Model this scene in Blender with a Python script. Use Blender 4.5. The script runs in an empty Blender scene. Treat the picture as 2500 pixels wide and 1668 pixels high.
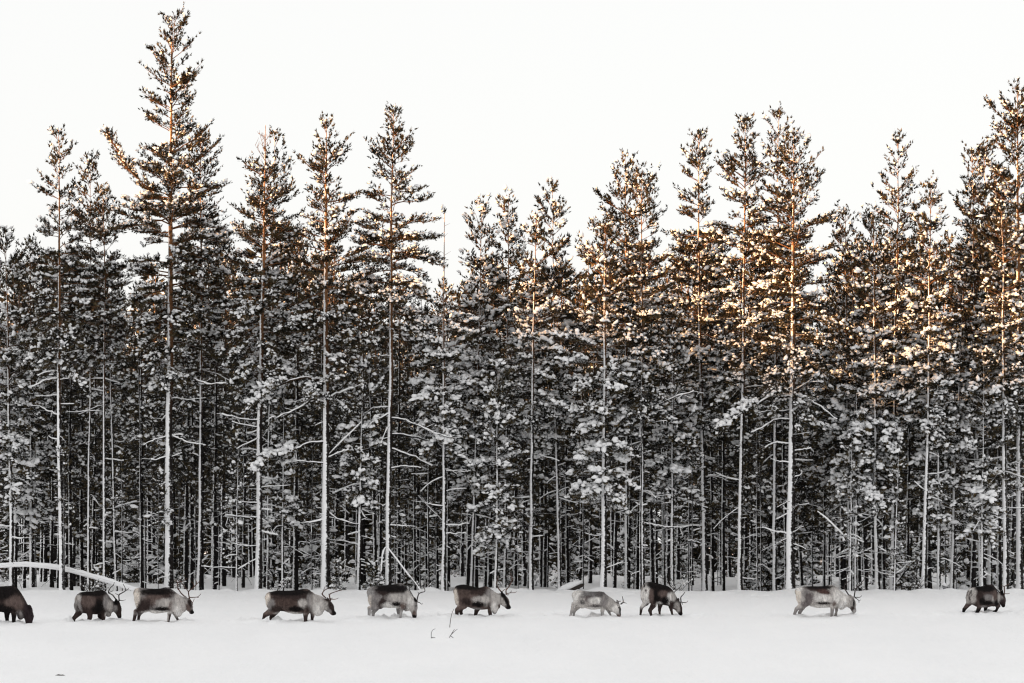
import bpy, math, random
import numpy as np
from mathutils import Vector

# ------------------------------------------------------------------ camera, sky, sun, exposure
scene = bpy.context.scene
C = scene.collection
PX = 2500.0            # width of the photograph, used only to measure angles
FOC = 9680.0           # focal length in photograph pixels
HZ = 1322.0            # row of the horizon
CAMZ = 2.2

cam_d = bpy.data.cameras.new('camera')
cam_d.sensor_width = 36.0
cam_d.lens = FOC / PX * 36.0
cam_d.shift_y = (HZ - 834.0) / PX
cam_d.clip_start = 1.0
cam_d.clip_end = 3000.0
cam = bpy.data.objects.new('camera', cam_d)
cam.location = (0, 0, CAMZ)
cam.rotation_euler = (math.radians(90), 0, 0)
C.objects.link(cam)
scene.camera = cam

SUN_EL = math.radians(9.0)
SUN_AZ = math.radians(58.0)          # to the left of the direction straight behind the camera
SUN_DIR = Vector((-math.sin(SUN_AZ) * math.cos(SUN_EL), -math.cos(SUN_AZ) * math.cos(SUN_EL), math.sin(SUN_EL)))

world = bpy.data.worlds.new('World')
scene.world = world
world.use_nodes = True
wn = world.node_tree.nodes
wl = world.node_tree.links
wn.clear()
sky = wn.new('ShaderNodeTexSky')
sky.sky_type = 'NISHITA'
sky.sun_disc = False
sky.sun_elevation = SUN_EL
sky.sun_rotation = math.atan2(SUN_DIR.x, SUN_DIR.y)
sky.air_density = 1.0
sky.dust_density = 1.5
hs = wn.new('ShaderNodeHueSaturation')
hs.inputs['Saturation'].default_value = 0.45
veil = wn.new('ShaderNodeMix')       # thin white veil of high cloud over the clear sky
veil.data_type = 'RGBA'
veil.inputs['Factor'].default_value = 0.85
veil.inputs['B'].default_value = (4.72, 4.69, 4.65, 1)
bg = wn.new('ShaderNodeBackground')
bg.inputs['Strength'].default_value = 0.085
wo = wn.new('ShaderNodeOutputWorld')
wl.new(sky.outputs['Color'], hs.inputs['Color'])
wl.new(hs.outputs['Color'], veil.inputs['A'])
wl.new(veil.outputs['Result'], bg.inputs['Color'])
wl.new(bg.outputs['Background'], wo.inputs['Surface'])

sun_d = bpy.data.lights.new('sun', 'SUN')
sun_d.energy = 5.0
sun_d.angle = math.radians(0.55)
sun_d.color = (1.0, 0.53, 0.22)
sun = bpy.data.objects.new('sun', sun_d)
sun.rotation_euler = SUN_DIR.to_track_quat('Z', 'Y').to_euler()
C.objects.link(sun)

scene.view_settings.view_transform = 'Standard'
scene.view_settings.look = 'None'
scene.view_settings.gamma = 1.0
scene.view_settings.use_curve_mapping = False
scene.view_settings.exposure = 1.37
scene.cycles.max_bounces = 5
scene.cycles.diffuse_bounces = 5
scene.cycles.glossy_bounces = 1
scene.cycles.transmission_bounces = 1
scene.cycles.caustics_reflective = False
scene.cycles.caustics_refractive = False
scene.cycles.use_denoising = True
scene.cycles.filter_width = 1.2

# ------------------------------------------------------------------ helpers
RNG = np.random.default_rng(7)

def px(u, v, d):
    """a measured direction of the photograph carried out to the distance d (metres)"""
    return np.array([(u - PX / 2) * d / FOC, d, CAMZ + (HZ - v) * d / FOC])

def norm(a):
    return a / np.maximum(np.linalg.norm(a, axis=-1, keepdims=True), 1e-9)

class MB:
    """collects triangles and quads with numpy and links them as one mesh"""
    def __init__(self):
        self.v = []; self.t = []; self.q = []; self.c = []; self.n = 0
    def add(self, v, t=None, q=None, col=None):
        v = np.asarray(v, float).reshape(-1, 3)
        if t is not None and len(t): self.t.append(np.asarray(t, np.int64).reshape(-1, 3) + self.n)
        if q is not None and len(q): self.q.append(np.asarray(q, np.int64).reshape(-1, 4) + self.n)
        self.v.append(v); self.n += len(v)
        if col is not None: self.c.append(np.broadcast_to(np.asarray(col, float), (len(v), 3)))
    def mesh(self, name, mats, smooth=True):
        V = np.concatenate(self.v) if self.v else np.zeros((0, 3))
        T = np.concatenate(self.t) if self.t else np.zeros((0, 3), np.int64)
        Q = np.concatenate(self.q) if self.q else np.zeros((0, 4), np.int64)
        me = bpy.data.meshes.new(name)
        me.vertices.add(len(V))
        me.vertices.foreach_set('co', V.astype(np.float32).ravel())
        nl = len(T) * 3 + len(Q) * 4
        me.loops.add(nl)
        me.loops.foreach_set('vertex_index', np.concatenate([T.ravel(), Q.ravel()]).astype(np.int32))
        me.polygons.add(len(T) + len(Q))
        ls = np.concatenate([np.arange(len(T)) * 3, len(T) * 3 + np.arange(len(Q)) * 4]).astype(np.int32)
        me.polygons.foreach_set('loop_start', ls)
        me.polygons.foreach_set('use_smooth', np.full(len(T) + len(Q), smooth))
        me.update(calc_edges=True)
        if self.c:
            a = me.color_attributes.new('coat', 'FLOAT_COLOR', 'POINT')
            cc = np.ones((len(V), 4), np.float32); cc[:, :3] = np.concatenate(self.c)
            a.data.foreach_set('color', cc.ravel())
        for m in (mats if isinstance(mats, (list, tuple)) else [mats]): me.materials.append(m)
        return me
    def obj(self, name, mats, parent=None, smooth=True, kind=None):
        return link(self.mesh(name, mats, smooth), name, parent, kind)

def link(me, name, parent=None, kind=None):
    o = bpy.data.objects.new(name, me)
    C.objects.link(o)
    if parent is not None: o.parent = parent
    if kind: o['kind'] = kind
    return o

def empty(name, loc, label, cat, group=None, rz=0.0):
    o = bpy.data.objects.new(name, None)
    o.empty_display_size = 0.3
    o.location = loc
    o.rotation_euler = (0, 0, rz)
    C.objects.link(o)
    tag(o, label, cat, group)
    return o

def tag(o, label, cat, group=None):
    o['label'] = label; o['category'] = cat
    if group: o['group'] = group

def tube(mb, pts, rad, n=6, cap=True, col=None):
    P = np.asarray(pts, float); R = np.broadcast_to(np.asarray(rad, float), (len(P),))
    T = norm(np.gradient(P, axis=0))
    ref = np.array([0, 0, 1.0]) if abs(T[:, 2]).mean() < 0.85 else np.array([1.0, 0, 0])
    A = norm(np.cross(T, ref)); B = np.cross(T, A)
    th = np.arange(n) * 2 * math.pi / n
    ring = A[:, None, :] * np.cos(th)[None, :, None] + B[:, None, :] * np.sin(th)[None, :, None]
    V = (P[:, None, :] + ring * R[:, None, None]).reshape(-1, 3)
    k = len(P)
    i = np.arange(k - 1)[:, None] * n; j = np.arange(n)[None, :]; j2 = (j + 1) % n
    q = np.stack([i + j, i + j2, i + n + j2, i + n + j], -1).reshape(-1, 4)
    t = None
    if cap:
        V = np.vstack([V, P[-1] + T[-1] * R[-1] * 0.7])
        b = (k - 1) * n
        t = [[b + a, b + (a + 1) % n, k * n] for a in range(n)]
    mb.add(V, t, q, col)

def vnoise(x, y, seed=0):
    """smooth value noise"""
    x = np.asarray(x, float); y = np.asarray(y, float)
    xi = np.floor(x).astype(np.int64); yi = np.floor(y).astype(np.int64)
    fx = x - xi; fy = y - yi
    fx = fx * fx * (3 - 2 * fx); fy = fy * fy * (3 - 2 * fy)
    def h(a, b):
        n = (a * 374761393 + b * 668265263 + seed * 1442695041) & 0xffffffff
        n = ((n ^ (n >> 13)) * 1274126177) & 0xffffffff
        return ((n ^ (n >> 16)) & 0xffff) / 65535.0
    return (h(xi, yi) * (1 - fx) + h(xi + 1, yi) * fx) * (1 - fy) + (h(xi, yi + 1) * (1 - fx) + h(xi + 1, yi + 1) * fx) * fy

def smooth_interp(x, xp, fp):
    """gently rounded interpolation through measured stations"""
    m = np.gradient(fp, xp)
    i = np.clip(np.searchsorted(xp, x) - 1, 0, len(xp) - 2)
    h = xp[i + 1] - xp[i]; t = np.clip((x - xp[i]) / h, 0, 1)
    return ((2 * t ** 3 - 3 * t ** 2 + 1) * fp[i] + (t ** 3 - 2 * t ** 2 + t) * h * m[i] * 0.8 + (-2 * t ** 3 + 3 * t ** 2) * fp[i + 1] + (t ** 3 - t ** 2) * h * m[i + 1] * 0.8)

# ------------------------------------------------------------------ materials
def mat(name):
    m = bpy.data.materials.new(name); m.use_nodes = True
    nt = m.node_tree
    return m, nt.nodes, nt.links, nt.nodes['Principled BSDF']

def noise_node(N, L, scale, detail=3.0, rough=0.55, coord='Object', vec_scale=None):
    tc = N.new('ShaderNodeTexCoord')
    nz = N.new('ShaderNodeTexNoise')
    nz.inputs['Scale'].default_value = scale
    nz.inputs['Detail'].default_value = detail
    nz.inputs['Roughness'].default_value = rough
    if vec_scale:
        mp = N.new('ShaderNodeMapping'); mp.inputs['Scale'].default_value = vec_scale
        L.new(tc.outputs[coord], mp.inputs['Vector']); L.new(mp.outputs['Vector'], nz.inputs['Vector'])
    else:
        L.new(tc.outputs[coord], nz.inputs['Vector'])
    return nz

def ramp(N, L, src, stops):
    r = N.new('ShaderNodeValToRGB')
    while len(r.color_ramp.elements) < len(stops): r.color_ramp.elements.new(0.5)
    for e, (p, c) in zip(r.color_ramp.elements, stops):
        e.position = p; e.color = (*c, 1) if len(c) == 3 else c
    L.new(src, r.inputs['Fac'])
    return r

def math_node(N, L, op, a, b=None, clamp=False):
    n = N.new('ShaderNodeMath'); n.operation = op; n.use_clamp = clamp
    for k, s in enumerate((a, b)):
        if s is None: continue
        if isinstance(s, (int, float)): n.inputs[k].default_value = s
        else: L.new(s, n.inputs[k])
    return n.outputs[0]

SNOW = (0.92, 0.92, 0.93)
WIND = Vector((-0.965, -0.26, 0.0)).normalized()   # the side the driven snow sticks to

def make_snow(name, bump_scale, bump):
    m, N, L, P = mat(name)
    nz = noise_node(N, L, bump_scale, 4.0, 0.6)
    r = ramp(N, L, nz.outputs['Fac'], [(0.3, (0.88, 0.885, 0.90)), (0.7, (0.935, 0.935, 0.94))])
    L.new(r.outputs['Color'], P.inputs['Base Color'])
    P.inputs['Roughness'].default_value = 0.65
    P.inputs['Specular IOR Level'].default_value = 0.15
    b = N.new('ShaderNodeBump'); b.inputs['Strength'].default_value = bump; b.inputs['Distance'].default_value = 0.03
    L.new(nz.outputs['Fac'], b.inputs['Height']); L.new(b.outputs['Normal'], P.inputs['Normal'])
    return m

M_SNOW = make_snow('clump_snow', 9.0, 0.5)

def make_ground():
    m, N, L, P = mat('ground_snow')
    a = noise_node(N, L, 1.0, 5.0, 0.6, vec_scale=(0.5, 0.16, 1))
    b = noise_node(N, L, 1.0, 6.0, 0.65, vec_scale=(7.0, 3.5, 7))
    r = ramp(N, L, a.outputs['Fac'], [(0.3, (0.905, 0.908, 0.915)), (0.7, (0.945, 0.945, 0.95))])
    L.new(r.outputs['Color'], P.inputs['Base Color'])
    P.inputs['Roughness'].default_value = 0.6
    P.inputs['Specular IOR Level'].default_value = 0.2
    s = math_node(N, L, 'ADD', a.outputs['Fac'], math_node(N, L, 'MULTIPLY', b.outputs['Fac'], 0.10))
    bp = N.new('ShaderNodeBump'); bp.inputs['Strength'].default_value = 0.9; bp.inputs['Distance'].default_value = 0.30
    L.new(s, bp.inputs['Height']); L.new(bp.outputs['Normal'], P.inputs['Normal'])
    return m
M_GROUND = make_ground()

def make_bark(name, low, high, z0, z1, cover, edge, top_snow, fine=26.0):
    """dark bark turning orange with height; driven snow stuck to the windward side and lying on top"""
    m, N, L, P = mat(name)
    tc = N.new('ShaderNodeTexCoord')
    geo = N.new('ShaderNodeNewGeometry')
    sep = N.new('ShaderNodeSeparateXYZ'); L.new(geo.outputs['Position'], sep.inputs[0])
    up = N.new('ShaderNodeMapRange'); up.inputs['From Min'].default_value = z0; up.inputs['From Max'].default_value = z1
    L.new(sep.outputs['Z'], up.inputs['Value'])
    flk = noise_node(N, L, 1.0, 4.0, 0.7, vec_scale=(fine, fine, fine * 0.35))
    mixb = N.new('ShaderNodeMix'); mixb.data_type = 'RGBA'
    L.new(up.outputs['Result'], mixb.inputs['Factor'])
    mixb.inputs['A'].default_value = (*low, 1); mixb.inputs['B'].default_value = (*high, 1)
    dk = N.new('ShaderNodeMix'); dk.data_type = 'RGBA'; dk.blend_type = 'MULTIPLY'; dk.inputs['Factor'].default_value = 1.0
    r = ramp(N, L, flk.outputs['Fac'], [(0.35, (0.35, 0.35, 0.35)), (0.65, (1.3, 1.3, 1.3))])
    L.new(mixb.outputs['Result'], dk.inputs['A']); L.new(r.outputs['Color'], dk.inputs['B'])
    dot = N.new('ShaderNodeVectorMath'); dot.operation = 'DOT_PRODUCT'
    L.new(geo.outputs['Normal'], dot.inputs[0]); dot.inputs[1].default_value = WIND
    dz = N.new('ShaderNodeSeparateXYZ'); L.new(geo.outputs['Normal'], dz.inputs[0])
    base = math_node(N, L, 'MAXIMUM', dot.outputs['Value'], math_node(N, L, 'SUBTRACT', dz.outputs['Z'], top_snow))
    speck = noise_node(N, L, 14.0, 5.0, 0.75)
    big = noise_node(N, L, 1.3, 2.0, 0.5)
    s = math_node(N, L, 'ADD', base, math_node(N, L, 'MULTIPLY', math_node(N, L, 'SUBTRACT', speck.outputs['Fac'], 0.5), 1.9))
    s = math_node(N, L, 'ADD', s, math_node(N, L, 'MULTIPLY', math_node(N, L, 'SUBTRACT', big.outputs['Fac'], 0.5), 1.1))
    s = math_node(N, L, 'SUBTRACT', s, math_node(N, L, 'MULTIPLY', up.outputs['Result'], edge))
    s = math_node(N, L, 'SUBTRACT', s, cover)
    f = math_node(N, L, 'MULTIPLY', s, 6.0, True)
    mx = N.new('ShaderNodeMix'); mx.data_type = 'RGBA'
    L.new(f, mx.inputs['Factor']); L.new(dk.outputs['Result'], mx.inputs['A']); mx.inputs['B'].default_value = (*SNOW, 1)
    L.new(mx.outputs['Result'], P.inputs['Base Color'])
    P.inputs['Roughness'].default_value = 0.85
    P.inputs['Specular IOR Level'].default_value = 0.1
    b = N.new('ShaderNodeBump'); b.inputs['Strength'].default_value = 0.6; b.inputs['Distance'].default_value = 0.02
    L.new(math_node(N, L, 'ADD', flk.outputs['Fac'], f), b.inputs['Height']); L.new(b.outputs['Normal'], P.inputs['Normal'])
    return m

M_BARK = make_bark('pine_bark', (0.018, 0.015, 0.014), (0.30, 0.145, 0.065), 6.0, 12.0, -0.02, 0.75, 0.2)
M_BARK_IN = make_bark('shaded_pine_bark', (0.013, 0.011, 0.011), (0.16, 0.085, 0.045), 7.0, 13.0, 0.56, 0.55, 0.3)  # darker, less snowy bark copy: shade of the inner wood put into its colour
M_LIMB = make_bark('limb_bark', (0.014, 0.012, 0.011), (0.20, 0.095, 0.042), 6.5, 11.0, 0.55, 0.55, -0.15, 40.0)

M_LIMB_IN = make_bark('shaded_limb_bark', (0.013, 0.011, 0.011), (0.16, 0.08, 0.04), 7.0, 12.0, 0.95, 0.4, -0.15, 40.0)  # limb bark darkened likewise, the wood's shade worked into colour and snow cover

def make_needles():
    m, N, L, P = mat('pine_needles')
    geo = N.new('ShaderNodeNewGeometry')
    nz = noise_node(N, L, 3.0, 3.0)
    r = ramp(N, L, nz.outputs['Fac'], [(0.34, (0.006, 0.007, 0.005)), (0.50, (0.021, 0.018, 0.011)), (0.67, (0.150, 0.112, 0.055))])
    L.new(r.outputs['Color'], P.inputs['Base Color'])
    P.inputs['Roughness'].default_value = 0.6
    P.inputs['Specular IOR Level'].default_value = 0.15
    return m
M_NEEDLE = make_needles()

def make_plain(name, col, rough=0.7, var=0.25, scale=20.0):
    m, N, L, P = mat(name)
    nz = noise_node(N, L, scale, 4.0)
    r = ramp(N, L, nz.outputs['Fac'], [(0.3, tuple(c * (1 - var) for c in col)), (0.7, tuple(c * (1 + var) for c in col))])
    L.new(r.outputs['Color'], P.inputs['Base Color'])
    P.inputs['Roughness'].default_value = rough
    P.inputs['Specular IOR Level'].default_value = 0.2
    return m
M_TWIG = make_plain('dry_twig', (0.035, 0.028, 0.024))
M_ANTLER = make_plain('antler', (0.075, 0.036, 0.024), 0.55, 0.5, 9.0)
M_ANTLER_D = make_plain('antler_dark', (0.026, 0.018, 0.016), 0.55, 0.4, 9.0)
M_EYE = make_plain('eye', (0.008, 0.006, 0.005), 0.15, 0.1)
M_RIDGE = make_plain('unseen_ridge', (0.10, 0.105, 0.10), 0.9, 0.5, 0.3)

def make_coat():
    m, N, L, P = mat('reindeer_coat')
    at = N.new('ShaderNodeAttribute'); at.attribute_name = 'coat'
    nz = noise_node(N, L, 1.0, 5.0, 0.7, vec_scale=(16.0, 16.0, 5.0))
    r = ramp(N, L, nz.outputs['Fac'], [(0.25, (0.45, 0.45, 0.45)), (0.55, (1.0, 1.0, 1.0)), (0.8, (1.35, 1.33, 1.3))])
    mx = N.new('ShaderNodeMix'); mx.data_type = 'RGBA'; mx.blend_type = 'MULTIPLY'; mx.inputs['Factor'].default_value = 0.8
    L.new(at.outputs['Color'], mx.inputs['A']); L.new(r.outputs['Color'], mx.inputs['B'])
    L.new(mx.outputs['Result'], P.inputs['Base Color'])
    P.inputs['Roughness'].default_value = 0.9
    P.inputs['Specular IOR Level'].default_value = 0.05
    b = N.new('ShaderNodeBump'); b.inputs['Strength'].default_value = 0.5; b.inputs['Distance'].default_value = 0.02
    L.new(nz.outputs['Fac'], b.inputs['Height']); L.new(b.outputs['Normal'], P.inputs['Normal'])
    return m
M_COAT = make_coat()

# ------------------------------------------------------------------ lie of the land
GP = [(-2500, 0.6), (0, 0.6), (40, -0.3), (70, -1.15), (85, -0.98), (110, 0.0), (124, 0.565), (125.6, 0.62), (128.5, 0.42), (140, 0.40), (170, 0.44), (220, 0.5), (2500, 1.0)]
GD = np.array([p[0] for p in GP], float); GH = np.array([p[1] for p in GP], float)

def base_z(d):
    return np.interp(d, GD, GH)

def depth_for_row(v):
    """distance at which the open snow shows on row v"""
    dd = np.linspace(86, 126, 4001)
    vv = HZ + FOC * (CAMZ - base_z(dd)) / dd
    return float(np.interp(-v, -vv, dd))

# ------------------------------------------------------------------ reindeer (measured side views)
# colours of the coat
K = (0.012, 0.010, 0.010); B = (0.042, 0.030, 0.028); M = (0.125, 0.092, 0.083); G = (0.26, 0.24, 0.235)
Lt = (0.46, 0.43, 0.41); W = (0.72, 0.69, 0.665); Cr = (0.76, 0.68, 0.61); E_ = (0.33, 0.315, 0.31)

DEER = []
DEER.append(dict(o=(0, 1400), s=9.038, v0=1111, u0=-100, yaw=0.0,
    label='nearly black reindeer cut by the left edge, muzzle down in the snow, without antlers',
    trunk=[(-640, 420, 480), (-620, 360, 620), (-580, 320, 760), (-480, 300, 820), (-300, 290, 830), (-100, 288, 845), (0, 288, 852), (100, 285, 862), (200, 278, 872),
           (280, 275, 876), (350, 300, 872), (430, 385, 868), (500, 490, 900), (560, 600, 950), (620, 720, 960), (660, 790, 960)],
    head=[(610, 800, 105), (640, 950, 100), (638, 1100, 76)],
    legs=[[(-470, 650, 170, 1), (-430, 830, 90, 1), (-560, 900, 45, 1), (-570, 1110, 34, 1)], [(-440, 650, 140, -1), (-360, 850, 70, -1), (-420, 940, 42, -1), (-400, 1110, 32, -1)],
          [(330, 780, 110, 1), (320, 930, 52, 1), (315, 1110, 38, 1)], [(150, 800, 90, -1), (138, 950, 48, -1), (150, 1110, 36, -1)]],
    mane=(455, 930, 75, 95), base=B, legcol=B, ylegs=880, ear=(668, 755, 0.12), eye=(735, 930),
    pat=[(-150, 400, 600, 190, 0, K), (60, 780, 330, 110, 0, K), (390, 620, 120, 190, -0.5, M), (250, 640, 120, 90, 0, M), (455, 930, 80, 110, 0, G), (640, 900, 120, 260, 0, (0.030, 0.022, 0.024)), (200, 1000, 260, 130, 0, K), (-620, 600, 60, 160, 0, G)],
    antlers=[]))
DEER.append(dict(o=(160, 1400), s=6.912, v0=826, u0=450, yaw=36.0,
    label='dark brown reindeer with pale tail, turned away beside the left edge, thin dark antlers',
    trunk=[(205, 420, 500), (220, 370, 590), (260, 330, 650), (330, 310, 672), (400, 308, 682), (470, 306, 692), (540, 292, 694), (600, 284, 690), (650, 315, 682), (700, 385, 672), (740, 440, 672), (790, 480, 640), (820, 500, 620)],
    head=[(838, 510, 54), (848, 610, 66), (880, 735, 38)],
    legs=[[(380, 560, 105, 1), (420, 650, 62, 1), (425, 735, 40, 1), (398, 826, 32, 1)], [(230, 540, 90, -1), (235, 660, 55, -1), (150, 760, 32, -1), (140, 830, 27, -1)],
          [(650, 600, 75, 1), (640, 700, 38, 1), (632, 826, 28, 1)], [(570, 620, 60, -1), (555, 720, 32, -1), (578, 826, 24, -1)]],
    mane=(705, 690, 38, 50), base=B, legcol=B, ylegs=700, ear=(830, 465, 0.10), eye=(893, 575),
    pat=[(450, 330, 240, 60, 0, K), (560, 560, 110, 120, 0, K), (400, 470, 120, 110, 0.3, M), (245, 420, 45, 110, 0.1, Lt), (270, 560, 30, 100, -0.3, G), (690, 480, 45, 130, 0, G), (745, 560, 40, 110, 0, Lt), (700, 700, 40, 50, 0, Lt),
         (820, 600, 40, 60, 0, G), (890, 700, 60, 80, 0, B), (880, 760, 50, 40, 0, K), (840, 490, 50, 50, 0, K), (205, 640, 40, 50, 0, G)],
    antlers=[(1, 0, [[(880, 470), (880, 370), (920, 340), (985, 300), (985, 250), (955, 185)], [(880, 375), (850, 355), (820, 343)], [(878, 458), (930, 462), (982, 452)], [(985, 295), (1020, 280), (1045, 250)]]),
             (-1, 0, [[(835, 470), (760, 370), (690, 330), (720, 250), (765, 205), (780, 155)], [(690, 328), (735, 315), (770, 290)]])]))
DEER.append(dict(o=(160, 1400), s=6.912, v0=825, u0=1600, yaw=0.0,
    label='grey brown reindeer with wide reddish antlers before the tallest pine',
    trunk=[(1155, 310, 390), (1168, 272, 480), (1200, 252, 580), (1250, 243, 612), (1320, 248, 622), (1400, 257, 645), (1500, 261, 678), (1600, 257, 672), (1680, 236, 660), (1740, 240, 652), (1800, 275, 655), (1860, 322, 690), (1920, 362, 712), (1980, 394, 662), (2030, 408, 640)],
    head=[(2060, 478, 66), (2082, 560, 62), (2125, 655, 30), (2148, 658, 22)],
    legs=[[(1320, 490, 115, 1), (1350, 580, 78, 1), (1195, 640, 36, 1), (1155, 825, 24, 1)], [(1330, 560, 80, -1), (1280, 640, 40, -1), (1235, 700, 28, -1), (1215, 825, 22, -1)],
          [(1790, 560, 70, 1), (1760, 680, 32, 1), (1738, 825, 22, 1)], [(1810, 620, 50, -1), (1862, 730, 25, -1), (1908, 830, 18, -1)]],
    mane=(1905, 660, 55, 70), base=G, legcol=B, ylegs=690, ear=(2030, 420, 0.10), eye=(2120, 500),
    pat=[(1560, 305, 270, 70, 0, K), (1600, 350, 260, 85, 0, B), (1500, 450, 200, 90, 0, M), (1200, 430, 65, 190, 0.05, Cr), (1360, 540, 110, 110, 0.3, B), (1290, 600, 130, 60, -0.4, B), (1700, 500, 150, 70, 0, Lt), (1560, 655, 240, 34, 0, W), (1640, 598, 140, 34, 0, K),
         (1830, 540, 70, 90, 0.5, M), (1910, 520, 100, 220, 0.25, Lt), (1920, 640, 80, 100, 0, W), (2010, 520, 80, 110, 0, Lt), (2080, 580, 40, 80, -0.3, M), (2100, 500, 35, 70, -0.3, B), (2140, 655, 40, 40, 0, K), (1725, 740, 25, 90, 0, Lt)],
    antlers=[(1, 1, [[(2095, 425), (2082, 310), (2150, 250), (2220, 185), (2280, 130)], [(2222, 182), (2225, 140), (2200, 108)], [(2180, 215), (2160, 160), (2125, 130)], [(2100, 408), (2220, 400), (2262, 372), (2288, 345)], [(2220, 400), (2250, 412)], [(2105, 440), (2145, 490), (2175, 430)], [(2145, 490), (2150, 525)], [(2082, 310), (2030, 240), (1970, 165), (1935, 85)]]),
             (-1, 1, [[(2000, 385), (1940, 330), (1890, 250), (1885, 160), (1970, 135), (2040, 80)], [(1885, 170), (1860, 130), (1845, 100)], [(1900, 280), (1870, 255)]])]))
DEER.append(dict(o=(620, 1400), s=9.79, v0=1160, u0=950, yaw=0.0,
    label='big dark brown reindeer striding with white mane, fourth from the left',
    trunk=[(275, 560, 640), (292, 500, 740), (330, 462, 820), (420, 440, 890), (550, 413, 900), (700, 415, 905), (850, 415, 950), (1000, 403, 974), (1100, 385, 970), (1200, 368, 962), (1300, 386, 960), (1380, 442, 955), (1450, 490, 985), (1530, 515, 1005), (1600, 540, 960), (1680, 585, 910)],
    head=[(1740, 700, 100), (1800, 810, 108), (1885, 945, 54), (1930, 958, 40)],
    legs=[[(490, 700, 190, 1), (520, 850, 120, 1), (280, 985, 56, 1), (215, 1175, 36, 1)], [(560, 780, 130, -1), (500, 920, 80, -1), (410, 1050, 48, -1), (400, 1160, 38, -1)],
          [(1310, 820, 110, 1), (1240, 980, 58, 1), (1240, 1150, 40, 1)], [(1400, 860, 80, -1), (1395, 1020, 44, -1), (1378, 1145, 32, -1)]],
    mane=(1540, 930, 90, 80), base=M, legcol=B, ylegs=985, ear=(1775, 640, 0.11), eye=(1862, 765),
    pat=[(860, 450, 480, 110, 0, K), (900, 560, 520, 120, 0, B), (760, 700, 280, 100, 0, (0.075, 0.052, 0.046)), (320, 620, 75, 190, 0.1, Cr), (420, 760, 90, 140, 0.2, G), (560, 860, 160, 90, 0, B), (1190, 730, 120, 110, 0.5, Lt), (850, 965, 330, 48, 0.03, W), (1010, 850, 190, 72, 0.05, K),
         (1350, 830, 110, 120, 0.2, B), (1330, 640, 60, 160, 0, G), (1520, 700, 150, 330, 0.1, Lt), (1540, 880, 110, 150, 0, W), (1700, 780, 120, 130, 0, Lt), (1800, 900, 80, 60, -0.5, G), (1850, 790, 62, 140, -0.45, B), (1920, 940, 62, 70, 0, K), (1740, 620, 60, 45, 0.5, B)],
    antlers=[(1, 1, [[(1832, 650), (1808, 520), (1860, 472), (2000, 425), (2110, 398)], [(1840, 620), (1960, 615), (2022, 585)], [(1808, 525), (1788, 488)], [(1800, 602), (1890, 590)], [(1990, 425), (2050, 400), (2060, 370)]]),
             (-1, 1, [[(1715, 590), (1630, 505), (1660, 425), (1720, 385), (1795, 348)], [(1662, 415), (1672, 370), (1692, 318)], [(1632, 500), (1600, 490)]])]))
DEER.append(dict(o=(870, 1380), s=10.45, v0=1362, u0=800, yaw=0.0,
    label='grey rumped reindeer with black saddle nosing the snow, single curved antler, fifth from left',
    trunk=[(285, 660, 780), (300, 610, 900), (340, 575, 1000), (420, 545, 1050), (520, 525, 1085), (620, 516, 1085), (720, 512, 1080), (820, 508, 1090), (920, 495, 1090), (1020, 470, 1086), (1100, 460, 1080), (1180, 475, 1065), (1250, 525, 1050), (1300, 590, 1085), (1350, 665, 1140), (1400, 745, 1185), (1450, 820, 1210), (1490, 890, 1200)],
    head=[(1480, 950, 80), (1462, 1085, 92), (1482, 1270, 58), (1485, 1315, 48)],
    legs=[[(570, 830, 200, 1), (600, 1010, 110, 1), (345, 1100, 52, 1), (320, 1370, 32, 1)], [(600, 950, 120, -1), (490, 1120, 65, -1), (425, 1210, 48, -1), (415, 1365, 34, -1)],
          [(1230, 960, 100, 1), (1155, 1120, 48, 1), (1125, 1330, 28, 1)], [(1080, 1020, 70, -1), (1060, 1180, 38, -1), (1088, 1340, 24, -1)]],
    mane=(1280, 1110, 60, 50), base=G, legcol=E_, ylegs=1130, ear=(1500, 880, 0.10), eye=(1545, 1040),
    pat=[(900, 590, 430, 125, 0, K), (820, 680, 330, 110, 0, B), (370, 740, 90, 180, 0, E_), (360, 920, 75, 140, 0.2, Cr), (480, 900, 120, 160, 0, G), (680, 920, 80, 200, 0.6, B), (1040, 830, 260, 110, 0, Lt), (830, 1020, 160, 75, 0, W), (1020, 985, 125, 55, 0, K), (960, 1075, 200, 30, 0, W),
         (1210, 1020, 80, 100, 0.5, M), (1300, 800, 80, 200, 0.3, Lt), (1400, 950, 90, 220, 0.25, W), (1440, 1130, 60, 130, 0, Lt), (1530, 1000, 40, 140, 0, G), (1480, 1230, 50, 70, 0, M), (1485, 1310, 70, 45, 0, K), (1515, 900, 40, 50, 0, K)],
    antlers=[(1, 0, [[(1545, 935), (1562, 830), (1605, 722), (1680, 690), (1750, 668), (1742, 590), (1690, 508)], [(1560, 935), (1620, 960), (1668, 998), (1690, 968)], [(1600, 722), (1568, 680)]]),
             (-1, 0, [[(1480, 890), (1440, 800), (1385, 700), (1340, 610), (1370, 570), (1410, 550)]])]))
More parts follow.
